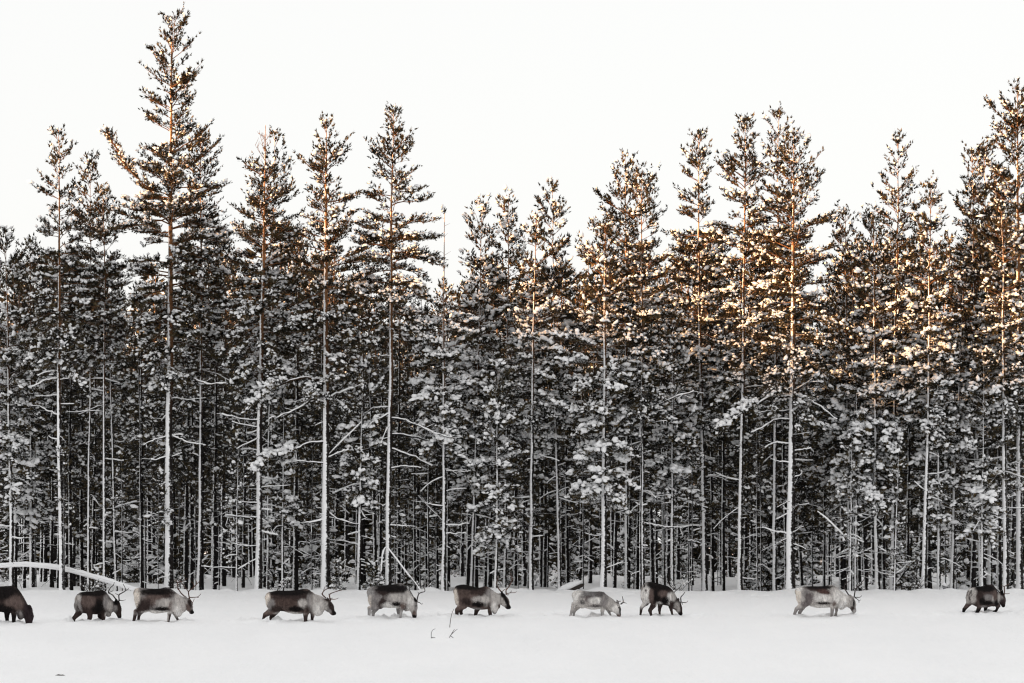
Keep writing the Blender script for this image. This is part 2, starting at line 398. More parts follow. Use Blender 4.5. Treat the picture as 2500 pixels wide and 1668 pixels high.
DEER.append(dict(o=(1080, 1400), s=12.06, v0=1285, u0=1000, yaw=0.0,
    label='brown reindeer with dark back and tall red antlers beside the dry stalk',
    trunk=[(345, 480, 620), (360, 430, 760), (390, 390, 880), (450, 355, 950), (550, 335, 985), (650, 330, 990), (750, 350, 990), (850, 376, 1025), (950, 402, 1060), (1050, 420, 1070), (1150, 410, 1072), (1230, 386, 1068), (1320, 396, 1060), (1400, 440, 1060), (1480, 500, 1120), (1560, 560, 1140), (1640, 590, 1060), (1700, 605, 1010)],
    head=[(1765, 680, 100), (1835, 830, 125), (1930, 985, 66), (1975, 1005, 44)],
    legs=[[(620, 740, 240, 1), (610, 920, 140, 1), (440, 1080, 66, 1), (420, 1270, 46, 1)], [(640, 900, 120, -1), (540, 1060, 65, -1), (545, 1170, 46, -1), (625, 1285, 38, -1)],
          [(1440, 940, 120, 1), (1400, 1110, 62, 1), (1420, 1285, 48, 1)], [(1090, 960, 100, -1), (1005, 1100, 62, -1), (962, 1285, 48, -1)]],
    mane=(1540, 1080, 70, 110), base=M, legcol=B, ylegs=1080, ear=(1760, 590, 0.10), eye=(1915, 760),
    pat=[(750, 400, 450, 110, 0.06, K), (900, 480, 460, 130, 0.1, B), (1180, 540, 170, 140, 0.2, B), (400, 680, 70, 250, -0.15, Cr), (700, 820, 160, 130, 0.3, B), (650, 560, 180, 140, 0, (0.09, 0.066, 0.058)), (1080, 770, 200, 100, 0, Lt), (1290, 800, 120, 170, 0, Lt), (1060, 910, 210, 85, 0.08, K), (950, 1040, 260, 32, 0.05, G),
         (1450, 950, 110, 120, 0.2, B), (1400, 560, 110, 130, 0.3, G), (1560, 780, 140, 280, 0, Lt), (1530, 1020, 90, 160, 0, W), (1700, 740, 90, 140, 0, Lt), (1820, 880, 100, 100, 0, Lt), (1880, 800, 50, 200, -0.35, K), (1800, 640, 90, 80, 0.5, K), (1950, 1000, 80, 80, 0, K), (1700, 960, 50, 50, 0, M)],
    antlers=[(1, 1, [[(1880, 620), (1878, 490), (1960, 390), (2030, 260), (2052, 150), (2010, 20), (1985, -40)], [(1895, 600), (2000, 575), (2130, 568), (2185, 538)], [(2000, 575), (2040, 510)], [(1885, 610), (1930, 640), (1965, 610)], [(2050, 160), (2090, 130)]]),
             (-1, 1, [[(1755, 570), (1650, 440), (1602, 300), (1640, 140), (1655, 80)], [(1750, 540), (1830, 480), (1900, 440)], [(1610, 200), (1585, 175)]])]))
DEER.append(dict(o=(1370, 1400), s=7.121, v0=764, u0=530, yaw=0.0,
    label='pale grey young reindeer with short forked antler feeding in the snow',
    trunk=[(195, 345, 400), (210, 325, 470), (250, 305, 530), (310, 300, 565), (380, 306, 590), (450, 312, 612), (520, 316, 630), (600, 318, 630), (680, 317, 615), (740, 330, 600), (790, 372, 610), (840, 408, 645), (890, 442, 665), (940, 490, 690)],
    head=[(960, 555, 58), (975, 630, 60), (1002, 715, 34), (1008, 735, 28)],
    legs=[[(330, 460, 105, 1), (370, 545, 62, 1), (215, 530, 32, 1), (155, 755, 20, 1)], [(350, 520, 75, -1), (280, 600, 36, -1), (228, 655, 28, -1), (215, 762, 20, -1)],
          [(735, 540, 65, 1), (715, 650, 32, 1), (710, 765, 23, 1)], [(790, 580, 45, -1), (835, 675, 22, -1), (882, 765, 15, -1)]],
    mane=(860, 620, 40, 40), base=Lt, legcol=E_, ylegs=650, ear=(985, 500, 0.10), eye=(1010, 600),
    pat=[(560, 370, 220, 75, 0, (0.17, 0.16, 0.16)), (690, 350, 90, 60, 0, (0.11, 0.10, 0.10)), (490, 450, 90, 60, 0.3, (0.12, 0.10, 0.10)), (370, 500, 40, 40, 0, (0.14, 0.13, 0.13)), (240, 400, 70, 110, 0, W), (270, 350, 80, 50, 0, W), (590, 470, 120, 55, 0, W), (590, 565, 100, 26, 0, (0.10, 0.09, 0.09)), (540, 615, 160, 30, 0, W),
         (760, 470, 70, 120, 0.2, G), (880, 540, 80, 120, 0.6, Lt), (940, 620, 60, 80, 0, W), (1030, 640, 22, 110, 0, K), (1000, 735, 40, 22, 0, M), (1000, 500, 35, 30, 0, G)],
    antlers=[(1, 0, [[(1035, 535), (1075, 502), (1072, 450), (1060, 398)], [(1075, 504), (1110, 512), (1138, 520)]]), (-1, 0, [[(1000, 520), (985, 490), (1040, 485)]])]))
DEER.append(dict(o=(1370, 1400), s=7.121, v0=748, u0=1720, yaw=36.0,
    label='reindeer with white rump and black back turned away, head in the snow',
    trunk=[(1420, 235, 420), (1435, 190, 490), (1470, 160, 515), (1530, 150, 515), (1600, 156, 510), (1680, 178, 520), (1760, 200, 540), (1840, 226, 560), (1900, 270, 570), (1950, 340, 585), (2000, 425, 610), (2040, 490, 640)],
    head=[(2048, 535, 50), (2055, 620, 58), (2088, 705, 38)],
    legs=[[(1600, 410, 95, 1), (1610, 530, 55, 1), (1535, 640, 32, 1), (1562, 740, 20, 1)], [(1460, 410, 85, -1), (1470, 510, 50, -1), (1392, 590, 28, -1), (1370, 740, 17, -1)],
          [(1900, 500, 65, 1), (1915, 630, 26, 1), (1942, 745, 16, 1)], [(1730, 500, 55, -1), (1712, 640, 24, -1), (1720, 752, 16, -1)]],
    mane=(1990, 580, 30, 40), base=B, legcol=B, ylegs=660, ear=(2048, 470, 0.10), eye=(2105, 560),
    pat=[(1700, 215, 240, 75, 0.12, K), (1650, 380, 100, 120, 0, K), (1450, 360, 85, 200, 0, W), (1460, 500, 80, 80, 0, W), (1560, 400, 45, 130, 0, M), (1780, 360, 90, 60, 0.2, M), (1900, 440, 70, 100, 0.2, W), (1810, 470, 70, 70, 0.3, K), (1930, 530, 50, 60, 0, B), (1700, 545, 60, 50, 0, W), (1708, 640, 30, 90, 0, W),
         (1960, 400, 50, 80, 0, Lt), (2020, 600, 60, 100, 0, Lt), (1985, 620, 30, 30, 0, M), (2100, 600, 26, 110, -0.1, B), (2090, 715, 50, 35, 0, K), (1440, 215, 16, 32, 0.2, K), (1465, 295, 12, 22, 0, B)],
    antlers=[(1, 0, [[(2095, 505), (2088, 420), (2130, 370), (2162, 325)], [(2105, 508), (2165, 512), (2205, 502), (2217, 482)], [(2110, 520), (2125, 548)]]),
             (-1, 0, [[(2040, 495), (1990, 400), (1975, 340), (2030, 290), (2100, 230)]])]))
DEER.append(dict(o=(1910, 1400), s=11.19, v0=1197, u0=950, yaw=0.0,
    label='white and grey reindeer with dark saddle and long black antlers, second from the right',
    trunk=[(362, 440, 530), (378, 410, 660), (420, 394, 790), (500, 382, 850), (580, 365, 855), (700, 355, 865), (800, 352, 905), (900, 354, 936), (1000, 355, 946), (1100, 350, 942), (1200, 335, 936), (1290, 315, 932), (1380, 322, 932), (1460, 372, 930), (1540, 440, 930), (1620, 500, 975), (1700, 550, 940), (1780, 590, 905), (1830, 625, 890)],
    head=[(1870, 710, 98), (1900, 850, 108), (1950, 1000, 62), (1968, 1035, 50)],
    legs=[[(620, 640, 195, 1), (640, 790, 115, 1), (380, 970, 52, 1), (290, 1190, 33, 1)], [(680, 760, 130, -1), (570, 930, 60, -1), (480, 1075, 46, -1), (495, 1190, 34, -1)],
          [(1440, 760, 105, 1), (1360, 940, 54, 1), (1335, 1195, 38, 1)], [(1490, 850, 65, -1), (1490, 1010, 36, -1), (1475, 1140, 32, -1), (1410, 1185, 30, -1)]],
    mane=(1620, 890, 60, 70), base=Lt, legcol=G, ylegs=960, ear=(1880, 650, 0.11), eye=(1955, 790),
    pat=[(950, 400, 400, 100, 0, B), (1000, 370, 420, 60, 0, K), (1130, 500, 180, 70, 0.15, (0.075, 0.045, 0.04)), (420, 600, 75, 250, 0, Cr), (460, 420, 100, 60, 0, W), (640, 560, 110, 120, 0.2, G), (720, 660, 130, 140, 0.3, (0.14, 0.12, 0.12)), (640, 820, 150, 100, -0.4, (0.17, 0.15, 0.15)), (1080, 680, 220, 95, 0, W), (1110, 808, 195, 34, 0.03, K), (1000, 905, 280, 40, 0, W),
         (1430, 800, 60, 100, 0.5, M), (1390, 500, 90, 120, 0, Lt), (1500, 620, 120, 190, 0, W), (1650, 750, 160, 220, 0.4, W), (1830, 800, 90, 130, 0, Lt), (1950, 830, 30, 120, 0, K), (1920, 960, 55, 75, -0.3, B), (1975, 1030, 50, 50, 0, E_), (1905, 720, 30, 50, 0, G)],
    antlers=[(1, 0, [[(1955, 650), (1985, 440), (2060, 360), (2180, 205), (2310, 20)], [(2060, 365), (2110, 330), (2175, 265)], [(1990, 430), (1955, 400), (1925, 398)], [(2045, 370), (2030, 330)], [(1970, 652), (2090, 655), (2140, 640), (2165, 605)], [(1975, 665), (2040, 700), (2090, 742), (2140, 722)], [(2090, 740), (2092, 808)]]),
             (-1, 0, [[(1830, 610), (1715, 415), (1720, 310), (1765, 255), (1775, 130), (1790, 0)], [(1712, 412), (1670, 380), (1635, 340)], [(1770, 270), (1830, 225), (1900, 195)], [(1768, 265), (1772, 390)], [(1740, 290), (1720, 255)]])]))
DEER.append(dict(o=(2320, 1400), s=13.06, v0=1278, u0=1000, yaw=34.0,
    label='brown reindeer lifting a front leg at the right edge, rump to the camera',
    trunk=[(570, 620, 760), (590, 540, 860), (640, 478, 960), (720, 440, 1000), (800, 426, 1040), (900, 420, 1085), (1000, 420, 1092), (1100, 400, 1090), (1200, 372, 1082), (1300, 366, 1065), (1380, 420, 1055), (1450, 510, 1050), (1520, 590, 1010), (1600, 625, 960), (1650, 650, 920)],
    head=[(1700, 710, 95), (1715, 860, 112), (1755, 1030, 68)],
    legs=[[(900, 800, 190, 1), (930, 980, 105, 1), (880, 1120, 66, 1), (800, 1270, 52, 1)], [(610, 780, 150, -1), (580, 960, 85, -1), (420, 1140, 55, -1), (372, 1300, 38, -1)],
          [(1380, 940, 105, 1), (1560, 1030, 60, 1), (1490, 1190, 36, 1), (1390, 1225, 42, 1)], [(1170, 1000, 85, -1), (1158, 1160, 52, -1), (1165, 1275, 40, -1)]],
    mane=(1550, 940, 50, 50), base=(0.085, 0.062, 0.058), legcol=K, ylegs=1100, ear=(1700, 600, 0.10), eye=(1785, 760),
    pat=[(1080, 480, 360, 110, 0, K), (980, 850, 110, 170, 0, K), (900, 640, 120, 160, 0, B), (690, 600, 110, 190, 0.15, Lt), (640, 520, 90, 60, 0, W), (690, 820, 100, 150, 0, Lt), (540, 860, 60, 110, 0.2, B), (1180, 760, 140, 100, 0, G), (1380, 840, 90, 110, 0, Lt), (1200, 940, 200, 70, 0, K), (1480, 930, 90, 110, 0, K), (1060, 1060, 110, 40, 0, G),
         (1430, 700, 80, 160, 0, M), (1570, 760, 55, 170, 0, Lt), (1680, 800, 60, 90, 0, G), (1720, 930, 110, 100, 0, (0.06, 0.04, 0.042)), (1760, 1050, 80, 60, 0, K), (1720, 640, 70, 70, 0, K), (628, 590, 24, 60, 0.1, K), (640, 690, 18, 30, 0, B)],
    antlers=[(1, 1, [[(1770, 700), (1772, 540), (1765, 430), (1850, 380), (1945, 338)], [(1765, 432), (1700, 402), (1625, 375)], [(1775, 655), (1900, 658), (1975, 640)]]),
             (-1, 0, [[(1660, 640), (1590, 565), (1510, 490), (1425, 375)], [(1510, 500), (1490, 520)]])]))

for D in DEER:
    D['v'] = D['o'][1] + D['v0'] / D['s']
    D['u'] = D['o'][0] + D['u0'] / D['s']
    D['d'] = depth_for_row(D['v'])
    D['ppm'] = FOC / D['d'] * D['s']            # crop pixels per metre
    D['yaw'] = math.radians(D['yaw'])
    D['loc'] = np.array([(D['u'] - PX / 2) * D['d'] / FOC, D['d'], 0.0])
    D['loc'][2] = float(base_z(D['d']))
    def to_local(x, y, lat, D=D):
        X = (x - D['u0']) / D['ppm']
        return np.array([(X - lat * math.sin(D['yaw'])) / math.cos(D['yaw']), -lat, (D['v0'] - y) / D['ppm']])
    D['tl'] = to_local

# ------------------------------------------------------------------ snow sheet
def lumps():
    r = np.random.default_rng(21); out = []
    for D in DEER:                                   # pushed-up snow round each leg
        c, s = math.cos(D['yaw']), math.sin(D['yaw'])
        for leg in D['legs']:
            p = D['tl'](leg[-1][0], leg[-1][1], 0.13 * leg[-1][3])
            wx = D['loc'][0] + p[0] * c - p[1] * s; wy = D['loc'][1] + p[0] * s + p[1] * c
            for k in range(7):
                out.append((wx + r.normal(0, 0.16), wy + r.normal(-0.05, 0.30), r.uniform(0.05, 0.12), r.uniform(0.03, 0.085)))
        for k in range(34):
            out.append((D['loc'][0] + r.uniform(-1.6, 1.8), D['loc'][1] + r.uniform(-0.3, 3.4), r.uniform(0.07, 0.16), r.uniform(0.03, 0.075)))
    for k in range(46):                              # clods in the foreground
        out.append((r.uniform(-12, 13), 95.5 + r.normal(0, 0.5), r.uniform(0.07, 0.14), r.uniform(0.02, 0.05)))
    for k in range(130):                             # rough lip at the edge of the wood
        out.append((r.uniform(-17, 17), r.uniform(123.4, 126.0), r.uniform(0.12, 0.4), r.uniform(0.02, 0.075)))
    for u in (152, 412, 484, 630, 796, 874, 948, 1083, 1208, 1298, 1473, 1568, 1806, 1931, 2144, 2255, 2292, 2322, 2457, 2489):   # mounds at the feet of the front trees
        for k in range(3):
            out.append(((u - PX / 2) * 126.4 / FOC + r.normal(0, 0.3), 126.0 + r.normal(0, 0.4), r.uniform(0.2, 0.5), r.uniform(0.05, 0.14)))
    return out

def ground_z(x, d):
    z = base_z(d)
    inw = np.clip((d - 125.5) / 4.0, 0, 1); inw = inw * (1 - np.clip((d - 215) / 30, 0, 1))
    z = z + inw * ((vnoise(x / 3.1, d / 4.3, 3) - 0.5) * 0.55 + (vnoise(x / 1.1, d / 1.6, 5) - 0.5) * 0.16)
    opn = np.clip((d - 84) / 4, 0, 1) * (1 - np.clip((d - 124) / 3, 0, 1))
    z = z + opn * ((vnoise(x / 6.0, d / 2.2, 9) - 0.5) * 0.035 + (vnoise(x / 1.7, d / 0.8, 11) - 0.5) * 0.012)
    # trodden tracks where the herd has passed before
    for dc, wd, amp, seed in ((117.3, 0.45, 0.16, 31), (120.6, 0.5, 0.09, 37), (113.5, 1.2, 0.10, 41), (123.4, 0.6, 0.09, 47)):
        w = np.exp(-((d - dc - (vnoise(x / 7.0, x * 0, seed) - 0.5) * 1.6) / wd) ** 2) * np.clip(vnoise(x / 4.0, d / 9.0, seed + 1) * 2.6 - 0.7, 0, 1)
        z = z + w * (np.abs(vnoise(x / 0.23, d / 0.30, seed + 2) - 0.5) * 2 - 0.45) * amp
    return z

xs = np.concatenate([-np.geomspace(1500, 20, 12), np.arange(-18, 18.01, 0.15), np.geomspace(20, 1500, 12)])
ds = np.concatenate([[-2000, -600, -150, -40, 0, 20, 40, 55, 70, 78, 83], np.arange(85.6, 100, 0.28), np.arange(100, 118, 0.15), np.arange(118, 127, 0.17), np.arange(127, 230, 1.0), np.geomspace(230, 2400, 9)])
GX, GY = np.meshgrid(xs, ds)
GZ = ground_z(GX, GY)
G0 = GZ.copy()
for (lx, ly, lr, lh) in lumps():
    ix = np.where(np.abs(xs - lx) < lr * 3)[0]; iy = np.where(np.abs(ds - ly) < lr * 6)[0]
    if len(ix) == 0 or len(iy) == 0: continue
    sl = np.ix_(iy, ix)
    GZ[sl] = np.maximum(GZ[sl], G0[sl] + lh * np.exp(-((GX[sl] - lx) / lr) ** 2 - ((GY[sl] - ly) / (lr * 2)) ** 2))
def herd_trail():
    r = np.random.default_rng(61)
    xx = np.arange(-15.5, 14.0, 0.17)
    dx = [D['loc'][0] for D in DEER]; dy = [D['loc'][1] for D in DEER]
    for x in xx:
        y = np.interp(x, dx, dy) + r.normal(0.12, 0.22)
        lr, dep = r.uniform(0.08, 0.15), r.uniform(0.04, 0.13)
        x = x + r.normal(0, 0.06)
        if any(abs(x - D['loc'][0] - 0.9) < 0.9 for D in DEER) and r.random() < 0.5: continue
        ix = np.where(np.abs(xs - x) < lr * 4)[0]; iy = np.where(np.abs(ds - y) < lr * 8)[0]
        if len(ix) == 0 or len(iy) == 0: continue
        sl = np.ix_(iy, ix)
        q = ((GX[sl] - x) / lr) ** 2 + ((GY[sl] - y) / (lr * 1.8)) ** 2
        GZ[sl] += dep * (0.9 * np.exp(-(q - 2.2) ** 2 / 1.6) * r.uniform(0.3, 1.0) - np.exp(-q))
herd_trail()
gm = MB()
nx, ny = len(xs), len(ds)
ii = np.arange(ny - 1)[:, None] * nx + np.arange(nx - 1)[None, :]
gm.add(np.stack([GX, GY, GZ], -1).reshape(-1, 3), q=np.stack([ii, ii + 1, ii + nx + 1, ii + nx], -1).reshape(-1, 4))
ground = gm.obj('ground', M_GROUND)
ground['kind'] = 'structure'

# forested ridge far to the left, behind the camera: unseen, its crest shaped so the low sun lights only the tree tops
def make_ridge():
    mb = MB()
    s2 = np.array([SUN_DIR.x, SUN_DIR.y]); s2 /= np.linalg.norm(s2)
    side = np.array([-s2[1], s2[0]])
    c = np.array([0.0, 128.0]) + s2 * 270.0
    a = np.linspace(-260, 260, 521); b = np.linspace(-60, 60, 25)
    A, Bb = np.meshgrid(a, b)
    h = RIDGE_H + RIDGE_TILT * np.clip(A, -22, 22) + (vnoise(A / 23.0, A * 0, 3) - 0.5) * 2.0 + (vnoise(A / 3.5, A * 0, 8) - 0.5) * 2.4 + (vnoise(A / 1.2, A * 0, 12) - 0.5) * 1.6
    prof = np.exp(-(np.abs(Bb) / 30.0) ** 2.2)
    Z = -3.0 + (h + 3.0) * prof
    X = c[0] + side[0] * A + s2[0] * Bb; Y = c[1] + side[1] * A + s2[1] * Bb
    n = len(a); i = np.arange(len(b) - 1)[:, None] * n + np.arange(n - 1)[None, :]
    mb.add(np.stack([X, Y, Z], -1).reshape(-1, 3), q=np.stack([i, i + 1, i + n + 1, i + n], -1).reshape(-1, 4))
    o = mb.obj('unseen_hill', M_RIDGE); o['kind'] = 'structure'
RIDGE_H = 11.7 + 270.0 * math.tan(SUN_EL)
RIDGE_TILT = -0.13
make_ridge()

# ------------------------------------------------------------------ pines
WV = np.array(WIND)

def ico():
    p = (1 + 5 ** 0.5) / 2
    v = np.array([(-1, p, 0), (1, p, 0), (-1, -p, 0), (1, -p, 0), (0, -1, p), (0, 1, p), (0, -1, -p), (0, 1, -p), (p, 0, -1), (p, 0, 1), (-p, 0, -1), (-p, 0, 1)], float)
    f = np.array([(0, 11, 5), (0, 5, 1), (0, 1, 7), (0, 7, 10), (0, 10, 11), (1, 5, 9), (5, 11, 4), (11, 10, 2), (10, 7, 6), (7, 1, 8), (3, 9, 4), (3, 4, 2), (3, 2, 6), (3, 6, 8), (3, 8, 9), (4, 9, 5), (2, 4, 11), (6, 2, 10), (8, 6, 7), (9, 8, 1)])
    return norm(v), f
ICO_V, ICO_F = ico()

OCT_V = np.array([(1, 0, 0), (0, 1, 0), (-1, 0, 0), (0, -1, 0), (0, 0, 1), (0, 0, -1)], float)
OCT_F = np.array([(0, 1, 4), (1, 2, 4), (2, 3, 4), (3, 0, 4), (1, 0, 5), (2, 1, 5), (3, 2, 5), (0, 3, 5)])

def frames(d):
    """orthonormal frames with z along d"""
    d = norm(d)
    ref = np.where(np.abs(d[:, 2:3]) < 0.9, np.array([[0, 0, 1.0]]), np.array([[1.0, 0, 0]]))
    a = norm(np.cross(ref, d)); b = np.cross(d, a)
    return np.stack([a, b, d], -1)

def tuft_templates(blades, seed):
    r = np.random.default_rng(seed); out = []
    for k in range(5):
        v = []
        for b in range(blades):
            th = b * 2.4 + r.uniform(-0.5, 0.5)
            z0 = r.uniform(0.0, 0.55); op = r.uniform(0.35, 0.85); ln = r.uniform(0.45, 0.62)
            dr = np.array([math.cos(th) * math.sin(op), math.sin(th) * math.sin(op), math.cos(op)])
            sd = np.array([-math.sin(th), math.cos(th), 0]) * r.uniform(0.15, 0.22)
            st = np.array([0, 0, z0])
            v += [st - sd * 0.7 + dr * 0.08, st + sd * 0.7 + dr * 0.08, st + dr * ln]
        v += [np.array([0.10, 0, 0.3]), np.array([-0.10, 0, 0.3]), np.array([0, 0, 1.05])]
        out.append(np.array(v))
    return out

def add_tufts(mb, P, Dn, S, rng, blades):
    T = TUFTS[blades]
    kind = rng.integers(0, len(T), len(P))
    for k in range(len(T)):
        m = kind == k
        if not m.any(): continue
        F = frames(Dn[m])
        v = np.einsum('nij,vj->nvi', F, T[k]) * S[m][:, None, None] + P[m][:, None, :]
        n = len(T[k]); cnt = m.sum()
        mb.add(v.reshape(-1, 3), t=np.arange(n * cnt).reshape(-1, 3))
TUFTS = {6: tuft_templates(6, 1), 5: tuft_templates(5, 2), 4: tuft_templates(4, 3)}

def add_blobs(mb, P, Dn, ln, rd, rng):
    """soft irregular lumps of snow, longer along the twig; the small ones with fewer faces"""
    for small in (True, False):
        m = (rd < 0.066) == small
        n = int(m.sum())
        if n == 0: continue
        TV, TF = (OCT_V, OCT_F) if small else (ICO_V, ICO_F)
        F = frames(Dn[m]); p = P[m]
        v = TV[None] * (1 + rng.normal(0, 0.2, (n, len(TV), 1)))
        sc = np.stack([rd[m], rd[m] * rng.uniform(0.75, 1.1, n), ln[m]], -1) * (1.12 if small else 1.0)
        v = np.einsum('nij,nvj->nvi', F, v * sc[:, None, :]) + p[:, None, :]
        dz = v[:, :, 2] - p[:, None, 2]
        v[:, :, 2] = p[:, None, 2] + np.where(dz < 0, dz * 0.6, dz)      # snow lies on the twig
        mb.add(v.reshape(-1, 3), t=(TF[None] + (np.arange(n) * len(TV))[:, None, None]).reshape(-1, 3))

def limb_points(p0, az, reach, e0, droop, tip, rng, n=7):
    s = np.linspace(0, 1, n)
    hx = reach * s
    vz = reach * (math.tan(e0) * s - droop * s ** 2 + tip * s ** 3)
    wig = np.cumsum(rng.normal(0, 0.045, n)) * reach * 0.5; wig[0] = 0
    vz = vz + np.cumsum(rng.normal(0, 0.02, n)) * reach * (s > 0)
    d = np.array([math.cos(az), math.sin(az), 0]); sd = np.array([-d[1], d[0], 0])
    return p0[None] + d[None] * hx[:, None] + sd[None] * wig[:, None] + np.array([0, 0, 1.0])[None] * vz[:, None]

class Tree:
    def __init__(self, seed):
        self.r = np.random.default_rng(seed)
        self.tp = []; self.td = []; self.ts = []           # tufts
        self.bp = []; self.bd = []; self.bl = []; self.br = []   # snow lumps
        self.lite = False; self.limb = MB(); self.snow = MB(); self.trunk = MB()
    def put_tufts(self, P, Dn, S, snow_p, big):
        r = self.r
        P = np.asarray(P); Dn = np.asarray(Dn); S = np.asarray(S)
        self.tp.append(P); self.td.append(Dn); self.ts.append(S)
        m = r.random(len(P)) < snow_p
        if m.any():
            k = m.sum()
            c = P[m] + norm(Dn[m]) * (S[m] * 0.45)[:, None] + np.array([0, -0.03, 0.065])[None] + WV[None] * 0.035 + r.normal(0, 0.02, (k, 3))
            f = r.uniform(0.55, 1.25, k) * big
            self.bp.append(c); self.bd.append(norm(Dn[m]) + np.array([0, 0, -0.35]) + r.normal(0, 0.3, (k, 3))); self.bl.append(0.068 * f * r.uniform(0.8, 1.4, k)); self.br.append(0.047 * f)
    def foliate(self, pts, R0, s_from, snow_p, big, dens, tsize, twig=True, sparse=1.0):
        """side shoots with needle tufts along a limb"""
        r = self.r
        L = np.linalg.norm(np.diff(pts, axis=0), axis=1).sum()
        T = norm(np.gradient(pts, axis=0))
        n = max(3, int(L * (1 - s_from) / 0.050 * dens * sparse))
        ss = np.sort(r.uniform(s_from, 1.0, n)); ss[-1] = 1.0
        cum = np.linspace(0, 1, len(pts))
        side = 1
        tp, td, ts, sp = [], [], [], []
        for s in ss:
            i = min(int(s * (len(pts) - 1)), len(pts) - 2); t = s * (len(pts) - 1) - i
            p = pts[i] * (1 - t) + pts[i + 1] * t; tg = T[i]
            side = -side
            hz = np.array([-tg[1], tg[0], 0.0]); hz /= max(np.linalg.norm(hz), 1e-6)
            a = r.uniform(0.35, 1.0) if s < 0.99 else 0.0
            d = tg * math.cos(a) + hz * math.sin(a) * side + np.array([0, 0, r.uniform(-0.10, 0.38)])
            d /= np.linalg.norm(d)
            l = (0.14 + 0.34 * L * (1 - s) * r.uniform(0.5, 1.0) + r.uniform(0, 0.14))
            l = min(l, 0.75)
            if twig and l > 0.24:
                tube(self.limb, [p, p + d * l], [0.009, 0.004], 3, cap=False)
            k = max(2, int(l / 0.062 * min(dens, 1.5) * (0.5 + 0.5 * sparse)))
            f = (np.arange(k) + r.uniform(0.3, 1.0, k)) / k
            q = p[None] + d[None] * (l * f)[:, None] + r.normal(0, 0.02, (k, 3))
            dd = d[None] * 0.8 + np.array([0, 0, 0.35])[None] + r.normal(0, 0.33, (k, 3))
            tp.append(q); td.append(dd); ts.append(r.uniform(0.10, 0.175, k) * tsize); sp.append(np.full(k, 0.55 if r.random() < snow_p else 0.07))
        self.put_tufts(np.concatenate(tp), np.concatenate(td), np.concatenate(ts), np.concatenate(sp), big)
    def limb_with_snow(self, pts, r0, thick, n=5, mb=None, sb=None):
        mb = mb or self.limb; sb = sb or self.snow
        k = len(pts)
        tube(mb, pts, np.linspace(r0, r0 * 0.35, k), n)
        if thick > 0:
            r = self.r
            w = thick * (0.6 + 0.6 * r.random(k)) * np.linspace(1.0, 0.75, k); w[0] *= 0.5
            up = np.linspace(r0, r0 * 0.35, k) * 0.6 + w * 0.45
            tube(sb, np.asarray(pts) + np.array([0, 0, 1.0])[None] * up[:, None] + WV[None] * 0.25 * w[:, None], w, 5)

def stem(H, r0, top_dx, rng, wob=0.03, bend=0.0, n=None):
    n = n or max(8, int(H / 0.6))
    t = np.linspace(0, 1, n)
    x = top_dx * t + bend * np.sin(t * math.pi) + np.cumsum(rng.normal(0, wob, n)) * (t > 0) * 0.5
    x += (top_dx - x[-1]) * t
    y = np.cumsum(rng.normal(0, wob, n)) * 0.5; y -= y[0]
    z = t * (H + 0.4) - 0.4
    return np.stack([x, y, z], -1)

